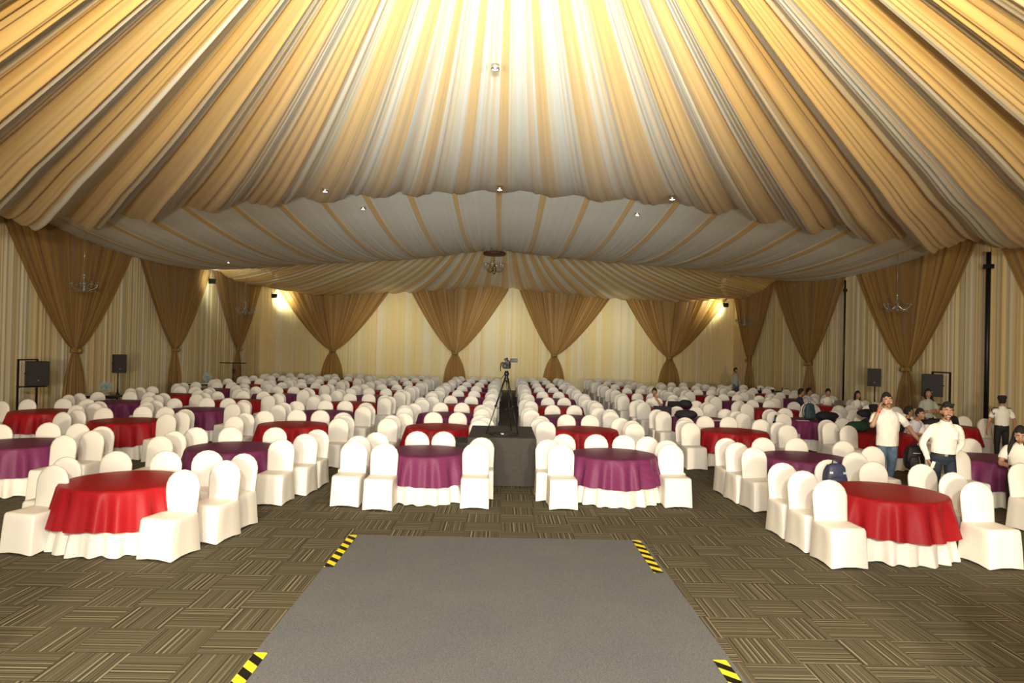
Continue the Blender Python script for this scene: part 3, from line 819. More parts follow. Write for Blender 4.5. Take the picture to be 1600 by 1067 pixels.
for k in range(90):
    a = k * .62; rad = .10 + .05 * r.random(); pts.append((.02 + rad * 1.8 * cos(a) + .04 * sin(k * .3), .02 + rad * sin(a), .012 + .03 * r.random()))
m.tube(pts, .009, 5, smooth=2); m.tube([(.12, 0, .02), (.3, -.02, .014), (.42, -.05, .012)], .012, 5, smooth=3)
o = m.build('cable', M['black'], loc=(.08, 13.34, .888)); tag(o, 'tangle of black cable lying on the platform below the tripod', 'cable')
o = rbox('remote_control', (0, 0, .025), (.07, .05, .035), M['steel'], bev=.01, loc=(.06, 13.28, .90)); tag(o, 'small silver clip box in the tangle of cable on the platform', 'box')
o = rbox('paper_sheet', (0, 0, 0), (.30, .22, .004), M['paper'], rx=0, loc=(1.10, 13.18, .487)); tag(o, 'white paper sheet on the chair seat right of the platform', 'paper')

# ------------------------------------------------------------------ loudspeakers, stands
def speaker(label, loc, rz, w, h, d, dots=True):
    t = thing('loudspeaker', label, 'loudspeaker', loc, rz, 'black loudspeakers along the side walls')
    m = MB(); fw = w / 2; bw = w * .36; z0_, z1_ = 0, h
    vs = [(-fw, -d / 2, z0_), (fw, -d / 2, z0_), (bw, d / 2, z0_), (-bw, d / 2, z0_), (-fw, -d / 2, z1_), (fw, -d / 2, z1_), (bw, d / 2, z1_), (-bw, d / 2, z1_)]
    m.add(vs, [(3, 2, 1, 0), (4, 5, 6, 7), (0, 1, 5, 4), (1, 2, 6, 5), (2, 3, 7, 6), (3, 0, 4, 7)]); m.build('cabinet', M['black'], t, smooth=False)
    m = MB(); m.box((0, -d / 2 - .008, h / 2), (w * .92, .015, h * .94), bev=.006); m.build('grille', M['grille'], t, smooth=False)
    m = MB(); m.lathe((w * .0, -d / 2 - .017, h * .22), [(0, 0), (.022, 0), (.022, .003), (0, .003)], 12, axis='y'); m.build('badge', M['steel'], t)
    for s in (-1, 1): m = MB(); m.box((s * (fw - .02), 0, h * .5), (.02, .12, .03)); m.build('handle', M['blackmetal'], t)
    return t
def rack(label, loc, rz, w, h):
    t = thing('speaker_rack', label, 'speaker stand', loc, rz, 'black metal racks holding loudspeakers')
    for s in (-1, 1): m = MB(); m.box((s * w / 2, 0, h / 2), (.045, .045, h)); m.build('upright', M['blackmetal'], t, smooth=False)
    for z in (.62, 1.15, h - .02): m = MB(); m.box((0, 0, z), (w - .045, .04, .04)); m.build('crossbar', M['blackmetal'], t, smooth=False)
    for s in (-1, 1): m = MB(); m.box((s * w / 2, 0, .02), (.06, .6, .04)); m.build('foot', M['blackmetal'], t, smooth=False)
    m = MB(); m.box((0, -.22, 1.165), (w + .1, .46, .02)); m.build('shelf', M['blackmetal'], t, smooth=False)
    return t
def polestand(label, loc, h):
    t = thing('speaker_stand', label, 'speaker stand', loc, 0, 'tripod poles holding loudspeakers')
    m = MB(); m.tube([(0, 0, .25), (0, 0, h * .6)], .024, 8); m.tube([(0, 0, h * .6), (0, 0, h)], .017, 8); m.build('pole', M['blackmetal'], t)
    m = MB(); m.lathe((0, 0, .62), [(.035, 0), (.05, .02), (.05, .08), (.035, .1)], 10); m.ball((.055, 0, .66), .022, 8, 6); m.build('collar', M['black'], t)
    for k in range(3):
        a = radians(90 + 120 * k); m = MB(); m.tube([(.03 * cos(a), .03 * sin(a), .66), (.5 * cos(a), .5 * sin(a), .02)], .012, 6); m.tube([(.02 * cos(a), .02 * sin(a), .3), (.27 * cos(a), .27 * sin(a), .34)], .009, 6); m.build('leg', M['blackmetal'], t)
    return t
rack('black metal rack by left wall holding a large loudspeaker, left of the nearest drape', (-13.15, 19.9, 0), radians(62), .5, 1.92)
speaker('large black loudspeaker on a metal rack, far left by the wall', (-12.98, 19.98, 1.18), radians(52), .55, .68, .4)
polestand('tripod pole stand by left wall under the slim loudspeaker', (-12.9, 24.1, 0), 1.38)
speaker('slim black loudspeaker on a pole, beside the nearest left table fan', (-12.9, 24.1, 1.385), radians(45), .40, .62, .34)
polestand('tripod pole stand by right wall behind the man on the phone', (12.75, 23.9, 0), 1.50)
speaker('black loudspeaker on a pole above the man on the phone', (12.75, 23.9, 1.505), radians(-35), .42, .60, .36)
rack('black metal rack by right wall holding a large loudspeaker behind the woman with folded arms', (12.95, 20.6, 0), radians(-60), .5, 2.12)
speaker('large black loudspeaker on a rack, behind the woman with folded arms', (12.82, 20.75, 1.38), radians(-42), .56, .66, .4)
# T-bar stand
t = thing('t_bar_stand', 'empty black T-bar lighting stand in front of the far left drape', 'stand', (-12.7, 33.8, 0))
m = MB(); m.tube([(0, 0, .1), (0, 0, 1.5)], .02, 8); m.build('pole', M['blackmetal'], t)
m = MB(); m.tube([(-.62, 0, 1.5), (.62, 0, 1.5)], .022, 8); m.build('crossbar', M['blackmetal'], t)
m = MB(); m.box((.05, 0, 1.12), (.14, .1, .2), bev=.02); m.build('clamp', M['black'], t)
for k in range(3):
    a = radians(30 + 120 * k); m = MB(); m.tube([(0, 0, .5), (.45 * cos(a), .45 * sin(a), .02)], .014, 6); m.build('leg', M['blackmetal'], t)

for x_, y_, w_ in ((3.80, 4.15, 'right'), (-4.0, 4.0, 'left')):  # out-of-view speakers, added so their shadows darken the near floor corners
    t = thing('shade_loudspeaker', 'tall black loudspeaker at the %s edge of the stage front' % w_, 'loudspeaker', (x_, y_, 0), 0, 'stage front loudspeakers')
    m = MB(); m.box((0, 0, .8), (.62, .55, 1.6), bev=.02); sharp(m.build('cabinet', M['black'], t))
    m = MB(); m.box((0, .285, .8), (.56, .02, 1.5)); m.build('grille', M['grille'], t, smooth=False)
# ------------------------------------------------------------------ side tables with fans
def side_table(label, loc, w, top):
    t = thing('side_table', label, 'side table', loc, 0, 'small service tables along the left wall')
    m = MB(); m.box((0, 0, .74), (w, .6, .03)); m.build('tabletop', M[top], t, smooth=False)
    for sx in (-1, 1):
        for sy in (-1, 1): m = MB(); m.box((sx * (w / 2 - .05), sy * .25, .3625), (.035, .035, .725)); m.build('leg', M['blackmetal'], t, smooth=False)
    m = MB(); m.box((0, -.27, .70), (w - .06, .02, .05)); m.build('apron', M['blackmetal'], t, smooth=False)
    return t
def fan(label, loc, rz, tilt):
    t = thing('table_fan', label, 'fan', loc, rz, 'pale round fans on the left service tables')
    t.scale = (.85, .85, .85); T = Matrix.Rotation(tilt, 3, 'X'); c = Vector((0, 0, .30))
    m = MB()
    for R_, y in ((.20, -.05), (.215, 0), (.20, .05)):
        pts = [c + T @ Vector((R_ * cos(a * pi / 12), y, R_ * sin(a * pi / 12))) for a in range(25)]; m.tube(pts, .007, 5, cap=False)
    for k in range(20):
        a = k * pi / 10
        for s in (-1, 1): m.tube([c + T @ Vector((.03 * cos(a), s * .08, .03 * sin(a))), c + T @ Vector((.14 * cos(a), s * .075, .14 * sin(a))), c + T @ Vector((.21 * cos(a), 0, .21 * sin(a)))], .0035, 4)
    m.build('cage', M['fanclear'], t)
    for k in range(4):
        a = k * pi / 2; m = MB(); q = []
        for i in range(5):
            for j in range(4):
                rr = .03 + .145 * i / 4; aa = a + (j / 3 - .5) * (1.0 + .1 * i); q.append(c + T @ Vector((rr * cos(aa), .02 * (j / 3 - .5), rr * sin(aa))))
        m.add(q, [(i * 4 + j, i * 4 + j + 1, (i + 1) * 4 + j + 1, (i + 1) * 4 + j) for i in range(4) for j in range(3)]); m.build('blade', M['fanteal'], t)
    m = MB(); m.lathe(c, [(0, -.09), (.035, -.085), (.04, .0), (.06, .04), (.05, .14), (0, .15)], 14, axis='y'); m.build('motor', M['fanteal'], t)
    m = MB(); m.tube([(0, .06, .02), (0, .08, .15), c + Vector((0, .08, -.03))], .02, 8); m.build('neck', M['fanclear'], t)
    m = MB(); m.lathe((0, .04, 0), [(.13, 0), (.13, .015), (.10, .03), (.03, .045), (0, .045)], 20); m.build('base', M['fanclear'], t)
    return t
side_table('dark table with pale objects under the slim left loudspeaker', (-12.5, 22.4, 0), 1.35, 'blackmetal')
fan('large pale fan on the nearer left wall table', (-12.4, 22.5, .755), radians(35), radians(25))
o = rbox('white_board', (0, 0, .01), (.5, .34, .02), M['board'], loc=(-12.85, 22.35, .757)); tag(o, 'flat pale board lying left of the nearer fan', 'board')
side_table('pale-topped table beside the second left drape, with a teal fan', (-12.55, 29.8, 0), 1.5, 'board')
fan('teal fan on the farther left wall table', (-12.25, 29.8, .755), radians(40), radians(-10))
t = thing('equipment_trolley', 'low dark metal trolley by the right wall near the back corner', 'trolley', (12.6, 32.7, 0))
for z in (.28, .78): m = MB(); m.box((0, 0, z), (1.3, .6, .03)); m.build('shelf', M['blackmetal'], t, smooth=False)
for sx in (-1, 1):
    for sy in (-1, 1): m = MB(); m.box((sx * .6, sy * .26, .5), (.035, .035, .9)); m.build('leg', M['blackmetal'], t, smooth=False); m = MB(); m.lathe((sx * .6, sy * .26, .03), [(0, -.02), (.035, -.02), (.035, .02), (0, .02)], 10, axis='y'); m.build('wheel', M['black'], t)
o = MB().lathe((0, 0, 0), [(.05, 0), (.12, .06), (.13, .07), (.11, .06), (0, .02)], 16).build('metal_bowl', M['chrome'], loc=(12.6, 32.6, .797)); tag(o, 'shiny bowl on the dark trolley by the right wall', 'bowl')

# poles on the right wall
for (x, y, r_, lab) in ((13.55, 27.75, .035, 'thin dark pole against right wall between the two middle drapes'), (13.5, 19.45, .06, 'thick dark pole against right wall above the uniformed guard')):
    t = thing('tent_pole', lab, 'pole', (x, y, 0), 0, 'dark tent poles on the right wall')
    z1 = 5.5; m = MB(); m.tube([(0, 0, .02), (0, 0, z1)], r_, 10); m.build('pole', M['blackmetal'], t)
    m = MB(); m.box((0, 0, 5.1), (r_ * 3.2, r_ * 3.2, .12)); m.build('clamp', M['blackmetal'], t, smooth=False)
    m = MB(); m.box((0, 0, .01), (.25, .25, .02)); m.build('base_plate', M['blackmetal'], t, smooth=False)

# ------------------------------------------------------------------ chandeliers
def chandelier(label, loc, ztop, s, style, plate):
    t = thing('chandelier', label, 'chandelier', loc, 0, 'hanging chandeliers'); m = MB()
    h = ztop - loc[2]
    if plate:
        m.lathe((0, 0, h), [(0, .06), (.5, .06), (.55, .03), (.55, -.05), (.50, -.09), (.2, -.11), (0, -.11)], 32); m.build('ceiling_plate', M['maroon'], t); m = MB()
    m.tube([(0, 0, .1 * s), (0, 0, h)], .010, 6); m.build('stem', M['rustpipe'] if plate else M['crystal'], t)
    met = M['rustpipe'] if plate else M['crystal']
    m = MB(); m.lathe((0, 0, 0), [(0, -.22 * s), (.04 * s, -.2 * s), (.07 * s, -.12 * s), (.03 * s, -.05 * s), (.06 * s, .02 * s), (.09 * s, .08 * s), (.03 * s, .14 * s), (.02 * s, .3 * s), (.05 * s, .34 * s), (0, .4 * s)], 12); m.build('body', met, t)
    n = 6 if plate else 8
    for k in range(n):
        a = 2 * pi * k / n + .3; c, sn = cos(a), sin(a)
        m = MB(); m.tube([(.03 * s * c, .03 * s * sn, 0), (.18 * s * c, .18 * s * sn, -.13 * s), (.34 * s * c, .34 * s * sn, -.06 * s), (.38 * s * c, .38 * s * sn, .04 * s)], .011 * s, 5, smooth=4)
        if not plate:
            for j in range(4): m.ball((.38 * s * c * (.4 + .2 * j), .38 * s * sn * (.4 + .2 * j), (-.16 - .02 * (j % 2)) * s), .018 * s, 6, 4)
        arm = m.build('arm', met, t)
        m = MB(); px, py = .38 * s * c, .38 * s * sn
        if plate: m.lathe((px, py, .04 * s), [(.02 * s, 0), (.05 * s, .03 * s), (.085 * s, .16 * s), (.08 * s, .2 * s), (.06 * s, .19 * s), (.03 * s, .05 * s), (0, .03 * s)], 12)
        else: m.lathe((px, py, .03 * s), [(.0, -.02 * s), (.06 * s, 0), (.05 * s, .02 * s), (.015 * s, .03 * s), (.015 * s, .1 * s), (0, .11 * s)], 8)
        m.build('lamp_shade' if plate else 'candle_cup', M['amber'] if plate else M['crystal'], arm)
    return t
chandelier('brown-plated chandelier with glass shades hanging over the centre aisle', (-.42, 34.6, 6.35), 7.12, 1.15, 0, True)
chandelier('faint crystal chandelier in front of the nearest left drape', (-13.25, 22.6, 4.2), 6.2, 1.0, 0, False)
chandelier('crystal chandelier in front of the far left corner drape', (-13.25, 36.8, 4.15), 6.1, 1.15, 0, False)
chandelier('crystal chandelier in front of the right drape behind the man on the phone', (12.9, 22.9, 4.2), 6.2, 1.0, 0, False)
chandelier('crystal chandelier in front of the far right corner drape', (12.9, 37.4, 4.2), 6.1, 1.15, 0, False)

# ------------------------------------------------------------------ lamps fixed to ceiling and walls
def downlight(label, x, Y, z, power):
    t = thing('ceiling_spotlight', label, 'spotlight', (x, Y, z), 0, 'small bright spots in the ceiling cloth')
    if Y < 10: t.scale = (.6, .6, .6)
    MB().lathe((0, 0, 0), [(.075, .09), (.085, 0), (.068, -.012), (.06, .0), (.055, .07)], 16).build('housing', M['chrome'], t)
    MB().lathe((0, 0, 0), [(0, -.006), (.056, -.004), (.056, .02), (0, .02)], 16).build('bulb', M['led'], t)
    light('SPOT', 'downlight_or_fill', (x, Y, z - .06), (x, Y + 2.5, 0), power, (1.0, .93, .78), spot_size=radians(120), spot_blend=.8, shadow_soft_size=.15)
DL = [(-4.3, 17.0, None, 'left of centre on the front ceiling edge'), (4.1, 17.2, None, 'right of centre on the front ceiling edge'), (-.14, 8.1, None, 'top centre of the striped ceiling'), (-.12, 17.3, None, 'centre of the front ceiling just above its lower edge'),
      (-4.3, 21.6, None, 'left on the pale middle ceiling'), (4.1, 21.7, None, 'right on the pale middle ceiling'), (-11.0, 28.5, None, 'far left on the middle ceiling')]
for x, Y, z, lab in DL:
    z = (zsec1(x, Y) if Y < YA else zsec2(x, Y)) - .10
    downlight('small bright spotlight in ceiling cloth, ' + lab, x, Y, z, 90)
def flood(label, loc, aim, power, col, blend=.9, ang=120):
    t = thing('floodlight', label, 'floodlight', loc, 0, 'floodlights under the ceiling cloth'); d = (Vector(aim) - Vector(loc)).normalized()
    q = d.to_track_quat('-Y', 'Z').to_matrix()
    tr = lambda p: tuple(q @ Vector(p))
    m = MB(); m.box((0, 0, 0), (.30, .16, .24), bev=.02); m.v = [tr(p) for p in m.v]; sharp(m.build('housing', M['black'], t))
    m = MB(); m.box((0, -.085, 0), (.25, .012, .19)); m.v = [tr(p) for p in m.v]; m.build('lamp_glass', M['flood'], t, smooth=False)
    m = MB(); m.tube([(-.17, 0, 0), (-.17, 0, .2), (.17, 0, .2), (.17, 0, 0)], .012, 6); m.tube([(0, 0, .2), (0, 0, .62)], .012, 6); m.build('bracket', M['blackmetal'], t)
    l = light('SPOT', 'flood_lamp', Vector(loc) + d * .14, aim, power, col, spot_size=radians(ang), spot_blend=blend, shadow_soft_size=.06)
    return t
flood('bright floodlight in the far left corner under the ceiling', (-13.2, 41.2, 5.2), (-12.9, 42, 5.1), 240, (1, .98, .6))
flood('bright floodlight in the far right corner under the ceiling', (13.1, 41.2, 5.3), (12.6, 42, 5.2), 220, (1, .98, .62))
flood('small black lamp on left wall between the second and third drapes', (-13.5, 33.1, 5.3), (-14.1, 35.6, 5.5), 110, (1, 1, .75))

for x in (-6.5, 0, 6.5):  # added fill spots without fixtures, brightening the back wall
    light('SPOT', 'downlight_or_fill', (x, 36.5, 5.2), (x, 42, 2.4), 620, (1.0, .93, .66), spot_size=radians(84), spot_blend=1, shadow_soft_size=.2)
# ------------------------------------------------------------------ bags, jackets, laptops
def backpack(label, loc, rz, mat, s=1.0, stripes=None, tilt=0):
    t = thing('backpack', label, 'backpack', loc, rz, None); t.scale = (s, s, s); t.rotation_euler[0] = tilt
    m = MB()
    def bag(w, d, h, y, z):
        def fn(u, p):
            sx = math.copysign(abs(u.x) ** .55, u.x); sy = math.copysign(abs(u.y) ** .7, u.y); sz = math.copysign(abs(u.z) ** .6, u.z)
            taper = 1 - .18 * max(0, sz)
            return Vector((sx * w / 2 * taper + .008 * sin(9 * u.z + 3 * u.x), sy * d / 2 * (1 - .25 * max(0, sz)), sz * h / 2))
        return ((0, y, z), (1, 1, 1), fn)
    c, r_, fn = bag(.32, .17, .46, 0, .23); m.ball(c, r_, 24, 14, fn); m.build('main_compartment', mat, t)
    c, r_, fn = bag(.25, .07, .24, -.085, .15); m = MB(); m.ball(c, r_, 20, 10, fn); m.build('front_pocket', mat, t)
    m = MB(); m.tube([(-.04, .03, .45), (-.03, .02, .50), (.03, .02, .50), (.04, .03, .45)], .010, 6, smooth=4); m.build('top_handle', mat, t)
    for sx in (-1, 1): m = MB(); m.tube([(sx * .09, .07, .42), (sx * .12, .14, .30), (sx * .13, .12, .12), (sx * .12, .06, .04)], (.02, .006), 6, smooth=4) if False else m.tube([(sx * .09, .07, .42), (sx * .12, .13, .30), (sx * .13, .11, .12), (sx * .12, .05, .04)], .014, 6, smooth=4); m.build('shoulder_strap', mat, t)
    if stripes == 'patches':
        for sx in (-1, 1): m = MB(); m.box((sx * .095, -.088, .33), (.045, .012, .03), rz=sx * .2); m.build('reflector', M['reflect'], t, smooth=False)
    if stripes == 'line':
        m = MB(); m.box((0, -.108, .325), (.12, .008, .012)); m.tube([(.03, -.124, .27), (.065, -.122, .10)], .005, 5); m.build('reflector', M['reflect'], t, smooth=False)
    return t
backpack('navy backpack with silver reflectors hung on a chair behind the front right red table', (4.97, 10.36, .50), radians(-4), M['navybag'], 1.0, 'patches')
backpack('black backpack with white piping on the chair beside the smiling man', (7.58, 12.80, .48), radians(-10), M['blackbag'], 1.0, 'line')
backpack('dark teal backpack standing on a purple table before the man in navy', (8.42, 19.1, .77), radians(20), M['tealbag'], .98)
backpack('black backpack on the chair in front of the uniformed guard', (12.25, 18.95, .47), radians(10), M['blackbag'], 1.1)
def cloth_lump(name, label, cat, loc, dims, mat, seed, rz=0):
    N1, N2 = noise1(seed), noise1(seed + 1)
    def fn(u, p):
        a = atan2(u.y, u.x); k = max(.3, sqrt(u.x * u.x + u.y * u.y)) ** -.45 + .28 * (N1(a * 2.2 + 10 + u.z * 1.5) - .5) + .16 * (N2(a * 5 + u.z * 4 + 30) - .5)
        return Vector((p.x * k, p.y * k, max(p.z * (1 + .3 * (N1(a * 3 + 20) - .5)), -dims[2] * .5 + .0)))
    m = MB(); m.ball((0, 0, dims[2] * .5), (dims[0] / 2, dims[1] / 2, dims[2] * .5), 36, 18, fn); o = m.build(name, mat, loc=loc); o.rotation_euler[2] = rz
    return tag(o, label, cat)
def draped_jacket(label, loc, rz, mat, w, front, back, seed, tilt=.12):
    # a garment folded over the top of a chair back
    N1 = noise1(seed); t = MB(); nx, prof = 14, []
    for k in range(9): prof.append((-.065 - .02 * (k % 2), -front * (1 - k / 8)))
    for k in range(1, 6): a = pi * (k / 6); prof.append((-.065 * cos(a), .05 * sin(a)))
    for k in range(9): prof.append((.065, -back * (k / 8)))
    vs = []; P = len(prof)
    for off in (0, .022):
        for i in range(nx + 1):
            x = (i / nx - .5) * w
            for y, z in prof:
                j = .03 * (N1(i * .9 + z * 6 + seed) - .5); s_ = 1 if y < 0 else -1
                ww = x * (1 + .15 * N1(z * 8 + 50)); vs.append((ww, y - s_ * (off + j) + (-z) * -tilt * 1.0, z + (off if z > 0 else 0) - .05 * N1(i * .7) * (1 if z < -.05 else 0)))
    fs = []; n = (nx + 1) * P
    for o_ in (0, 1):
        for i in range(nx):
            for k in range(P - 1):
                a = o_ * n + i * P + k; fs.append((a, a + 1, a + P + 1, a + P))
    t.add(vs, fs); o = t.build('jacket', mat, loc=loc); o.rotation_euler[2] = rz; return tag(o, label, 'jacket')
draped_jacket('black jacket draped over a chair left of the fourth right-hand purple table', (4.42, 19.15, .98), radians(-15), M['darkcloth'], .42, .5, .3, 31)
cloth_lump('duffel_bag', 'black duffel bag on purple table right of the draped black jacket', 'bag', (4.95, 18.75, .765), (.55, .36, .22), M['darkcloth'], 41, -.3)
backpack('black bag on the chair at the rear of the sixth right-hand row', (7.5, 19.3, .47), radians(-20), M['blackbag'], .9)
cloth_lump('shoulder_bag', 'dark shoulder bag lying right of the teal backpack', 'bag', (8.95, 19.2, .765), (.60, .40, .22), M['darkcloth'], 43)
cloth_lump('jacket', 'black jacket heaped on the table left of the man on the phone', 'jacket', (9.45, 18.0, .97), (.62, .4, .2), M['darkcloth'], 45, .4)
cloth_lump('green_bag', 'dark green bag on red table beside the man on the phone', 'bag', (8.45, 16.55, .765), (.62, .42, .22), M['greenfab'], 47, .2)
o = rbox('paper_sheet', (0, 0, 0), (.30, .21, .004), M['paper'], loc=(8.05, 16.35, .769), rz=.3); tag(o, 'white paper sheet beside the dark green bag on the red table', 'paper')
o = rbox('paper_sheet', (0, 0, 0), (.32, .23, .004), M['paper'], loc=(8.12, 18.85, .769), rz=-.2); tag(o, 'pale paper left of the teal backpack on the purple table', 'paper')
o = rbox('paper_sheet', (0, 0, 0), (.40, .28, .006), M['paper'], loc=(5.62, 18.35, .769), rz=.2); tag(o, 'pale folder on purple table right of the black duffel bag', 'folder')
cloth_lump('black_bag', 'black bag on red table in front of the woman with folded arms', 'bag', (11.25, 17.95, .765), (.85, .40, .20), M['darkcloth'], 49)
def laptop(label, loc, rz, mat):
    t = thing('laptop', label, 'laptop', loc, rz, 'open laptops'); m = MB(); m.box((0, 0, .009), (.34, .24, .016), bev=.006); m.build('keyboard_base', mat, t, smooth=False)
    m = MB(); m.box((0, -.165, .125), (.34, .010, .235), rx=radians(18)); m.build('screen_lid', mat, t, smooth=False); return t
laptop('silver laptop with raised lid before the man in white by the right drape', (11.5, 24.0, .768), 0, M['laptop'])
laptop('black laptop before the man in white leaning on his hand', (5.35, 21.95, .768), 0, M['black'])
cloth_lump('black_bag', 'black bag on red table right of the black laptop', 'bag', (5.78, 22.0, .765), (.42, .3, .26), M['darkcloth'], 51)

# ------------------------------------------------------------------ people
def remesh(o, vox, sm=3):
    r_ = o.modifiers.new('surface', 'REMESH'); r_.mode = 'VOXEL'; r_.voxel_size = vox; r_.use_smooth_shade = True
    s_ = o.modifiers.new('smooth', 'SMOOTH'); s_.factor = .5; s_.iterations = sm
    return o
def person(label, loc, rz, scale, P):
    t = thing('person', label, 'person', loc, rz); t.scale = (scale,) * 3
    vox = P.get('vox', .012); seated = P.get('seated', False); skin = P.get('skin', M['skin'])
    dz = -.43 if seated else 0
    lean = P.get('lean', (0, 0))      # sideways, forward shift per metre above the hips
    hipz = .93 + dz
    def L(p):
        x, y, z = p; h = max(0, z + 0 - hipz); return Vector((x + lean[0] * h, y - lean[1] * h, z))
    w = P.get('w', 1.0)
    # joints
    sh = {s: L((s * .185 * w, .0, 1.395 + dz)) for s in (-1, 1)}
    arms = P['arms']       # dict side -> (elbow, wrist, hand dir, palm normal)
    hip = {s: Vector((s * .09, 0, .92 + dz)) for s in (-1, 1)}
    legs = P.get('legs')
    if legs is None:
        if seated: legs = {s: [hip[s] + Vector((0, 0, .03)), Vector((s * .13, -.44, .50)), Vector((s * .12, -.46, .09))] for s in (-1, 1)}
        else: legs = {s: [hip[s], Vector((s * .10, -.015, .50)), Vector((s * .11, .02, .08))] for s in (-1, 1)}
    nk = L((0, .0, 1.46 + dz)); hc = L((0, -.015, 1.625 + dz)) + Vector(P.get('head_off', (0, 0, 0)))
    hr = Matrix.Rotation(P.get('head_turn', 0), 3, 'Z') @ Matrix.Rotation(P.get('head_nod', 0), 3, 'X') @ Matrix.Rotation(P.get('head_tilt', 0), 3, 'Y')
    H = lambda p: hc + hr @ Vector(p)
    # body: head, neck, arms, hands (torso below the shirt keeps it one surface)
    b = MB()
    def headfn(u, p):
        x, y, z = u
        jaw = 1 - .30 * max(0, -z) ** 1.4; fx = .078 * jaw; fy = .098 * (1 - .10 * max(0, -z))
        yy = y * fy + (-.012 if (z < -.35 and y < 0) else 0); 
        if y < 0: yy *= .93
        return hr @ Vector((x * fx, yy, z * .122))
    b.ball(hc, 1, 28, 20, headfn)
    b.tube([H((0, -.085, .018)), H((0, -.104, -.012)), H((0, -.112, -.028)), H((0, -.092, -.036))], [(.009, .008), (.012, .012), (.017, .013), (.014, .008)], 8)
    for s in (-1, 1):
        b.ball(H((s * .079, .008, -.008)), (.011, .022, .032), 8, 6)
        b.ball(H((s * .045, -.072, -.035)), (.022, .016, .02), 8, 6)
    b.ball(H((0, -.088, -.062)), (.026, .012, .012), 8, 6); b.ball(H((0, -.082, -.10)), (.022, .016, .016), 8, 6)
    b.tube([nk + Vector((0, .01, -.06)), nk + Vector((0, .005, .02)), hc + Vector((0, .012, -.055))], [(.062, .06), (.052, .052), (.05, .05)], 12)
    torso_pts = [(.90, .150, .105), (1.02, .150, .10), (1.15, .150, .10), (1.28, .165, .105), (1.37, .17, .10), (1.43, .12, .08), (1.47, .055, .05)]
    b.tube([L((0, 0, z + dz)) for z, a, c in torso_pts], [(a * w * .82, c * .82) for z, a, c in torso_pts], 16)
    for s in (-1, 1):
        e, wr, hd, pn = arms[s]; e = L(e) if P.get('leanarms', True) else Vector(e); wr = L(wr) if P.get('leanarms', True) else Vector(wr)
        hd = Vector(hd).normalized(); pn = Vector(pn); pn = (pn - hd * pn.dot(hd)).normalized(); side = hd.cross(pn)
        b.tube([sh[s] + Vector((-s * .04, 0, 0)), sh[s].lerp(e, .35), e, e.lerp(wr, .3), wr], [.040, .042, .038, .036, .025], 12, smooth=3)
        b.tube([wr, wr + hd * .045, wr + hd * .09], [(.026, .018), (.040, .016), (.038, .013)], 10, ref=side)
        curl = P.get('curl', {}).get(s, .5)
        for k in range(4):
            o_ = side * (-.030 + .020 * k); ln = (.062, .072, .068, .052)[k]
            p0 = wr + hd * .085 + o_; d1 = (hd + pn * curl * .6).normalized(); d2 = (hd + pn * curl * 1.9).normalized(); d3 = (hd * (1 - curl * .8) + pn * curl * 2.5).normalized()
            p1 = p0 + d1 * ln * .45; p2 = p1 + d2 * ln * .33; p3 = p2 + d3 * ln * .28
            b.tube([p0 - hd * .02, p1, p2, p3], [.0095, .009, .0085, .007], 6)
        th = -s * side if False else side * -1
        p0 = wr + hd * .025 + th * .025; p1 = p0 + (hd * .6 + th * .8 + pn * .3).normalized() * .035; p2 = p1 + (hd + th * .2 + pn * .5).normalized() * .032
        b.tube([p0, p1, p2], [.012, .011, .008], 6)
    for s in (-1, 1):
        a, k, c = legs[s]; b.tube([Vector(a), Vector(a).lerp(k, .5), Vector(k), Vector(k).lerp(c, .35), Vector(c)], [.075, .062, .048, .046, .032], 12, smooth=2)
    o = b.build('body', skin, t); remesh(o, vox, 3)
    # shirt
    sm = P['shirt']; m = MB(); tuck = P.get('tuck', False); zb = (.985 if tuck else .87) + dz
    tp = [(zb - dz, .165 if not tuck else .158, .122), (1.05, .165, .125), (1.16, .163, .125), (1.28, .178, .128), (1.37, .178, .115), (1.42, .135, .095), (1.455, .085, .078), (1.475, .068, .066)]
    belly = P.get('belly', 0)
    m.tube([L((0, -belly * max(0, 1 - abs(z - 1.1) / .2), z + dz)) for z, a, c in tp], [(a * w + belly * .3, c + belly * .5) for z, a, c in tp], 24, smooth=2)
    sl = P.get('sleeve', 'short')
    for s in (-1, 1):
        e, wr, hd, pn = arms[s]; e = L(e) if P.get('leanarms', True) else Vector(e); wr = L(wr) if P.get('leanarms', True) else Vector(wr)
        if sl == 'short': m.tube([sh[s] + Vector((-s * .09, 0, .0)), sh[s] + Vector((-s * .02, 0, -.022)), sh[s].lerp(e, .35), sh[s].lerp(e, .72)], [.050, .058, .060, .060], 14, smooth=2)
        else: m.tube([sh[s] + Vector((-s * .09, 0, .0)), sh[s] + Vector((-s * .02, 0, -.022)), sh[s].lerp(e, .5), e, e.lerp(wr, .5), e.lerp(wr, .97)], [.050, .056, .055, .049, .043, .034], 14, smooth=3)
    o = m.build('shirt', sm, t); remesh(o, vox * 1.0, 2)
    if P.get('wrinkle', True):
        tx = bpy.data.textures.get('folds') or bpy.data.textures.new('folds', 'CLOUDS'); tx.noise_scale = .09
        d_ = o.modifiers.new('folds', 'DISPLACE'); d_.texture = tx; d_.strength = .018; d_.mid_level = .5
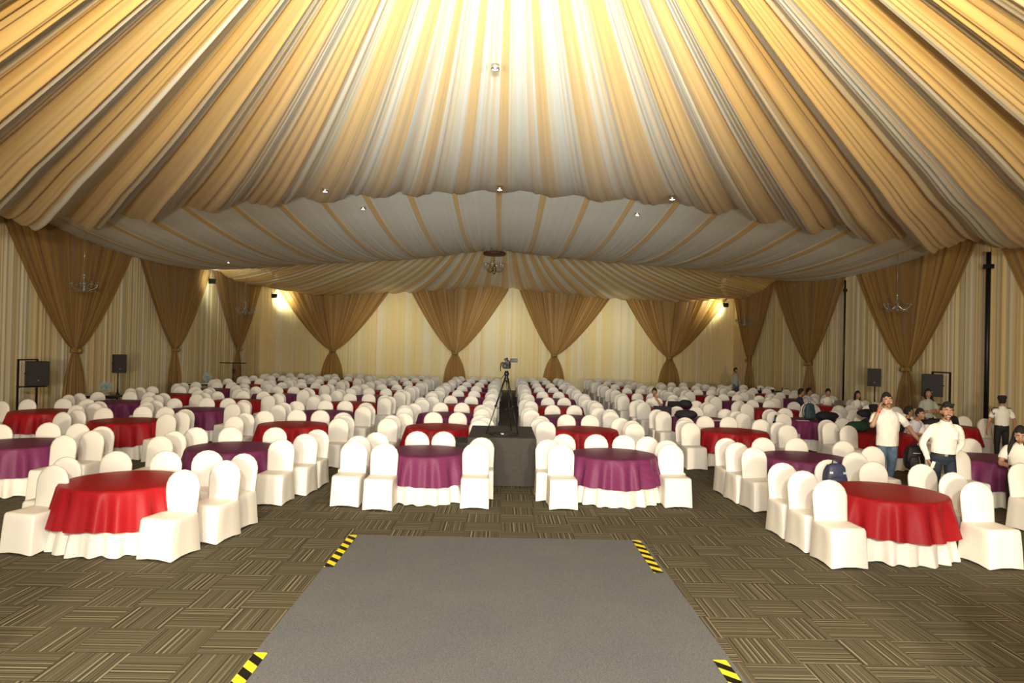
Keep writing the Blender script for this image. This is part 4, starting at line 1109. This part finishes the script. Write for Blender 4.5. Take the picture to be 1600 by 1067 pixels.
    if P.get('collar', True):
        m = MB(); n = 18; vs = []
        for k in range(n + 1):
            a = radians(-90 + 22) + (2 * pi - radians(44)) * k / n
            for q, (rr, zz) in enumerate(((.060, .035), (.066, .038), (.088, -.008), (.080, -.012))):
                dip = .03 * max(0, cos(a + pi / 2)) ** 2
                vs.append(nk + Vector((rr * cos(a) * (1.0), rr * sin(a) * .95 - dip * .5, zz + .002 - dip)))
        m.add(vs, [(k * 4 + q, k * 4 + q + 1, (k + 1) * 4 + q + 1, (k + 1) * 4 + q) for k in range(n) for q in range(3)]); m.build('collar', sm, o)
        m = MB()
        for k in range(5): m.ball(L((0, -.128 - belly + .006 * abs(k - 2), 1.40 - .09 * k + dz)), .006, 6, 4)
        m.build('button', P.get('buttonmat', M['paper']), o)
    if P.get('pocket'): m = MB(); m.box(L((.085, -.131, 1.275 + dz)), (.085, .004, .095)); m.build('pocket', sm, o, smooth=False)
    # trousers
    m = MB(); tm = P.get('trouser', M['blacktrouser'])
    m.tube([Vector((0, .0, hipz + .095)), Vector((0, 0, hipz)), Vector((0, .01, hipz - .08))], [(.152 * w, .112), (.168 * w, .125), (.12, .10)], 18)
    for s in (-1, 1):
        a, k, c = [Vector(q) for q in legs[s]]
        m.tube([a + Vector((-s * .01, 0, .05)), a.lerp(k, .4), k, k.lerp(c, .5), c + Vector((0, 0, -.03))], [.088, .082, .064, .056, .052], 14, smooth=2)
    o2 = m.build('trousers', tm, t); remesh(o2, vox, 2)
    if P.get('belt'):
        m = MB(); m.tube([L((0, 0, zb - .012)), L((0, 0, zb + .022))], [(.163 * w, .124)] * 2, 24, cap=False); m.build('belt', M['black'], t)
        m = MB(); m.box(L((0, -.128, zb + .004)), (.04, .01, .03)); m.build('belt_buckle', M['chrome'], t, smooth=False)
    for s in (-1, 1):
        c = Vector(legs[s][2]); m = MB()
        m.ball(c + Vector((s * .01, -.07, -.045)), (.048, .135, .05), 14, 8, fn=lambda u, p: Vector((p.x * (1 + .15 * (u.y < 0)), p.y, max(p.z, -.034)))); m.build('shoe', M['shoe'], t)
    # face details
    if P.get('face', True):
        for s in (-1, 1):
            m = MB(); m.ball(H((s * .031, -.081, .012)), (.0115, .007, .0048), 10, 6); ey = m.build('eye', M['eye'], t)
            m = MB(); m.ball(H((s * .031, -.0865, .012)), .0048, 8, 5); m.build('pupil', M['pupil'], ey)
            m = MB(); m.tube([H((s * .014, -.090, .031)), H((s * .032, -.092, .037)), H((s * .052, -.080, .031))], .005, 5, smooth=2); m.build('eyebrow', M['hair'], t)
        m = MB(); sm_w = .036 if P.get('smile') else .026
        up = .012 if P.get('smile') else .003
        m.tube([H((-sm_w, -.083, -.056 + up)), H((-sm_w * .5, -.096, -.060 + up * .2)), H((0, -.100, -.062)), H((sm_w * .5, -.096, -.060 + up * .2)), H((sm_w, -.083, -.056 + up))], [.003, .007 if P.get('smile') else .005, .009 if P.get('smile') else .0055, .007 if P.get('smile') else .005, .003], 6, smooth=2); m.build('lips', M['lip'], t)
        if P.get('smile'):
            m = MB(); m.tube([H((-.027, -.096, -.052)), H((-.012, -.106, -.058)), H((.012, -.106, -.058)), H((.027, -.096, -.052))], [(.002, .003), (.004, .007), (.004, .007), (.002, .003)], 6, smooth=2); m.build('teeth', M['teeth'], t)
    bd = P.get('beard')
    if bd:
        m = MB()
        def bfn(u, p):
            q = headfn(u, p) * 1.045; return q
        m.ball(hc, 1, 28, 20, bfn, keep=lambda u: u.y < .12 and ((u.z < -.76) or (u.z < -.38 and abs(u.x) > .66)))
        m.tube([H((-.036, -.090, -.062)), H((-.018, -.104, -.045)), H((0, -.108, -.042)), H((.018, -.104, -.045)), H((.036, -.090, -.062))], .0036, 6, smooth=2)
        m.build('beard', M['beard'], t)
    # hair
    hs = P.get('hair', 'short'); m = MB(); N1 = noise1(P.get('seed', 5))
    def hfn(u, p):
        q = hr.inverted() @ headfn(u, p); k = 1.10 + .06 * (N1(atan2(u.y, u.x) * 4 + u.z * 5 + 20) - .5)
        return hr @ Vector((q.x * k, q.y * k * 1.03 + .008, q.z * (1.06 + .10 * max(0, u.z)) + .008))
    if hs in ('short', 'long'):
        m.ball(hc, 1, 32, 24, hfn, keep=lambda u: (u.z > .40 and u.y < 0 and u.z > .44 - .08 * sin(u.x * 7)) or (u.z > .40 and u.y < -.3 and abs(u.x) > .5) or (u.y >= 0 and u.z > -.55) or (u.z > .05 and u.y > -.30))
        if P.get('quiff'): 
            for k in range(9):
                x = -.05 + .0125 * k; m.tube([H((x, -.055, .105)), H((x * 1.1 - .01, -.095, .112 + .004 * (k % 3))), H((x * 1.1 - .018, -.105, .078 + .008 * (k % 2)))], [.016, .014, .004], 6, smooth=2)
    if hs == 'long':
        d = Vector(P.get('hair_side', (0.03, .03, 0)))
        for k in range(11):
            a = radians(-10 + 200 * k / 10); x, y = .078 * cos(a), .085 * sin(a)
            m.tube([H((x, y + .01, .02)), H((x * 1.12, y * 1.05 + .02, -.09)), H((x * 1.0 + d.x, y * .8 + d.y + .02, -.20)), H((x * .8 + d.x * 2, y * .6 + d.y * 1.5, -.34))], [(.022, .02), (.026, .022), (.026, .02), (.010, .008)], 8, smooth=3)
    o3 = m.build('hair', M['hair'], t)
    s_ = o3.modifiers.new('thick', 'SOLIDIFY'); s_.thickness = .008
    if P.get('cap'):
        m = MB(); m.tube([H((0, .01, .055)), H((0, .005, .10)), H((0, 0, .135))], [(.095, .115), (.10, .12), (.085, .105)], 20); m.ball(H((0, -.09, .062)), (.075, .055, .010), 14, 6)
        m.build('cap', M['darkcloth'], t)
    return t, H, arms, L

A_down = lambda s, out=.27, fwd=0, zz=0: ((s * out, -.0 - fwd, 1.12 + zz), (s * (out + .02), -.06 - fwd, .86 + zz), (0, -.15, -1), (-s, 0, 0))
# smiling man, white shirt
t, H, arms, L = person('smiling man in white long-sleeved shirt and dark jeans, standing behind the front right red table', (6.93, 10.95, 0), radians(-14), 1.055, dict(
    vox=.008, w=1.02, shirt=M['shirt'], sleeve='long', tuck=True, pocket=True, belt=True, trouser=M['navytrouser'], smile=True, beard=True, quiff=True, head_tilt=radians(4), lean=(.05, .02), head_nod=radians(4),
    arms={-1: ((-.275, .03, 1.13), (-.225, -.10, .90), (.45, -.1, -1), (1, .2, .2)), 1: ((.265, .10, 1.15), (.19, .16, .95), (-.6, .3, -.8), (-1, 0, 0))}, curl={-1: .55, 1: .4},
    legs={-1: [(-.09, 0, .92), (-.11, -.02, .50), (-.12, .02, .08)], 1: [(.09, 0, .92), (.12, -.03, .50), (.14, .03, .08)]}))
o = rbox('mobile_phone', (0, 0, 0), (.055, .01, .11), M['paper'], t, bev=.004); o.parent = None
M_ = t.matrix_world
def world_of(t, p):
    R_ = Matrix.Rotation(t.rotation_euler[2], 3, 'Z'); return R_ @ (Vector(p) * t.scale[0]) + Vector(t.location)
o.location = world_of(t, (-.178, -.150, .842)); o.rotation_euler = (.1, .3, t.rotation_euler[2] + .3)
tag(o, 'white card held in the right hand of the smiling man', 'card')
o.name = 'card'
# man on the phone
t, H, arms, L = person('bearded man in white polo and blue jeans talking on a phone', (7.05, 12.75, 0), radians(-4), 1.075, dict(
    vox=.008, w=1.06, shirt=M['polo'], belly=.015, sleeve='short', trouser=M['jeans'], beard=True, skin=M['skin2'], head_turn=radians(-12), head_tilt=radians(-8), lean=(-.03, -.01), buttonmat=M['polo'],
    arms={-1: ((-.30, -.12, 1.19), (-.185, -.13, 1.47), (.10, .05, 1), (1, .1, 0)), 1: ((.36, -.04, 1.14), (.53, -.12, .90), (.35, -.3, -.75), (-.2, .2, -1))}, curl={-1: .7, 1: .45},
    legs={-1: [(-.09, 0, .92), (-.10, -.04, .50), (-.04, .02, .08)], 1: [(.09, 0, .92), (.06, -.02, .50), (.03, .06, .08)]}))
m = MB(); m.tube([L((-.203, -.132, 1.425)), L((-.191, -.131, 1.458))], .030, 12, cap=False); m.build('wristband', M['red_plastic'], t)
o = rbox('mobile_phone', (0, 0, 0), (.012, .06, .13), M['black'], bev=.004); o.location = world_of(t, (-.150, -.08, 1.60)); o.rotation_euler = (.15, 0, t.rotation_euler[2]); tag(o, 'black mobile phone held to the ear of the man in the polo', 'mobile phone')
# uniformed guard, back turned
t, H, arms, L = person('guard in white short-sleeved uniform shirt, black trousers and cap, seen from behind', (12.12, 16.9, 0), radians(172), .94, dict(
    vox=.010, w=1.02, shirt=M['shirt'], sleeve='short', tuck=True, belt=True, trouser=M['blacktrouser'], cap=True, arms={-1: A_down(-1, .30), 1: A_down(1, .30)}, pocket=False))
for s in (-1, 1): m = MB(); m.box(L((s * .15, 0, 1.445)), (.09, .11, .015)); m.build('epaulette', M['darkcloth'], t, smooth=False)
m = MB(); m.tube([L((.235, -.02, 1.42)), L((.262, .05, 1.34)), L((.235, .08, 1.27)), L((.215, .06, 1.33))], .009, 5, smooth=3); m.build('lanyard', M['darkcloth'], t)
# woman at the right edge
t, H, arms, L = person('long-haired woman in white T-shirt seated at right edge of the picture', (8.72, 11.7, .0), radians(-35), 1.12, dict(
    vox=.009, w=.92, seated=True, shirt=M['shirt'], sleeve='short', collar=False, trouser=M['blacktrouser'], hair='long', hair_side=(-.05, -.06, 0), skin=M['skin2'], lean=(-.02, .22), head_nod=radians(22), head_off=(0, -.03, -.03),
    arms={-1: ((-.24, -.14, .73), (-.11, -.33, .70), (1, -.5, -.1), (0, 0, -1)), 1: ((.24, -.14, .73), (.12, -.36, .70), (-1, -.4, -.1), (0, 0, -1))}))
m = MB(); m.tube([L((-.135, -.31, .703)), L((-.105, -.335, .700))], .030, 10, cap=False); m.build('wristwatch', M['black'], t)
# woman with folded arms
fold = {-1: ((-.25, -.08, 1.10), (-.02, -.21, 1.14), (1, -.1, .15), (0, 1, 0)), 1: ((.25, -.08, 1.10), (.02, -.24, 1.12), (-1, -.1, .1), (0, 1, 0))}
person('woman in grey top with folded arms standing before the right rack loudspeaker', (11.62, 19.05, 0), radians(-5), .96, dict(vox=.012, w=.88, shirt=M['greytop'], sleeve='short', collar=False, trouser=M['darkcloth'], hair='long', hair_side=(.06, -.02, 0), skin=M['skin'], arms=fold))
desk = {s: ((s * .25, -.16, .74), (s * .12, -.38, .76), (-s * .3, -1, 0), (0, 0, -1)) for s in (-1, 1)}
def seated(label, loc, rz, shirt, **kw):
    d = dict(vox=.013, seated=True, shirt=shirt, sleeve='short', collar=False, trouser=M['darkcloth'], lean=(0, .12), arms=desk); d.update(kw)
    return person(label, loc, rz, 1.02, d)
seated('dark-haired person in black seated behind the smiling man', (9.75, 16.9, 0), radians(60), M['darkcloth'])
seated('person with a dark cap seated behind the raised arm of the man on the phone', (9.15, 17.2, 0), radians(170), M['darkcloth'], cap=True, lean=(0, 0))
seated('dark-haired person in white seated behind the shoulder of the man on the phone', (9.62, 16.6, 0), radians(20), M['lav'], lean=(0, .5))
seated('man in navy shirt seated in profile by the right drape', (10.3, 24.3, 0), radians(70), M['navy'])
seated('man in pale lavender shirt seated right of the man in navy', (10.85, 24.9, 0), radians(40), M['lav'])
seated('man in white shirt looking down at the silver laptop', (11.5, 24.75, 0), radians(0), M['shirt'], head_nod=radians(15))
seated('person in white leaning over the table left of the silver laptop', (11.25, 25.4, 0), radians(-60), M['shirt'], lean=(0, .8), head_off=(0, -.05, -.1))
seated('woman in white top seated right of the silver laptop', (11.95, 23.6, 0), radians(10), M['shirt'], hair='long', w=.9)
hh = dict(desk); hh[1] = ((.22, -.22, .78), (.05, -.26, 1.02), (-.1, .1, 1), (0, 1, 0))
seated('man in white shirt resting his chin on his hand behind the black laptop', (4.98, 22.75, 0), radians(-12), M['shirt'], arms=hh, head_nod=radians(8))
person('bearded man in grey shirt standing at the far right corner', (11.55, 34.6, 0), radians(35), 1.02, dict(vox=.014, shirt=M['greytop'], sleeve='long', trouser=M['jeans'], beard=True, collar=False, arms={-1: A_down(-1), 1: A_down(1)}))
# black bag on the chair at the right edge
cx_, cy_ = 7.95, 10.6
make_chair(cx_, cy_, radians(8), 'white-covered chair with a black bag hung on it, at the right edge of the picture', 'white-covered banquet chairs', True)
backpack('black bag hung on the white chair at the right edge of the picture', (8.10, 10.50, .47), radians(6), M['blackbag'], .95)
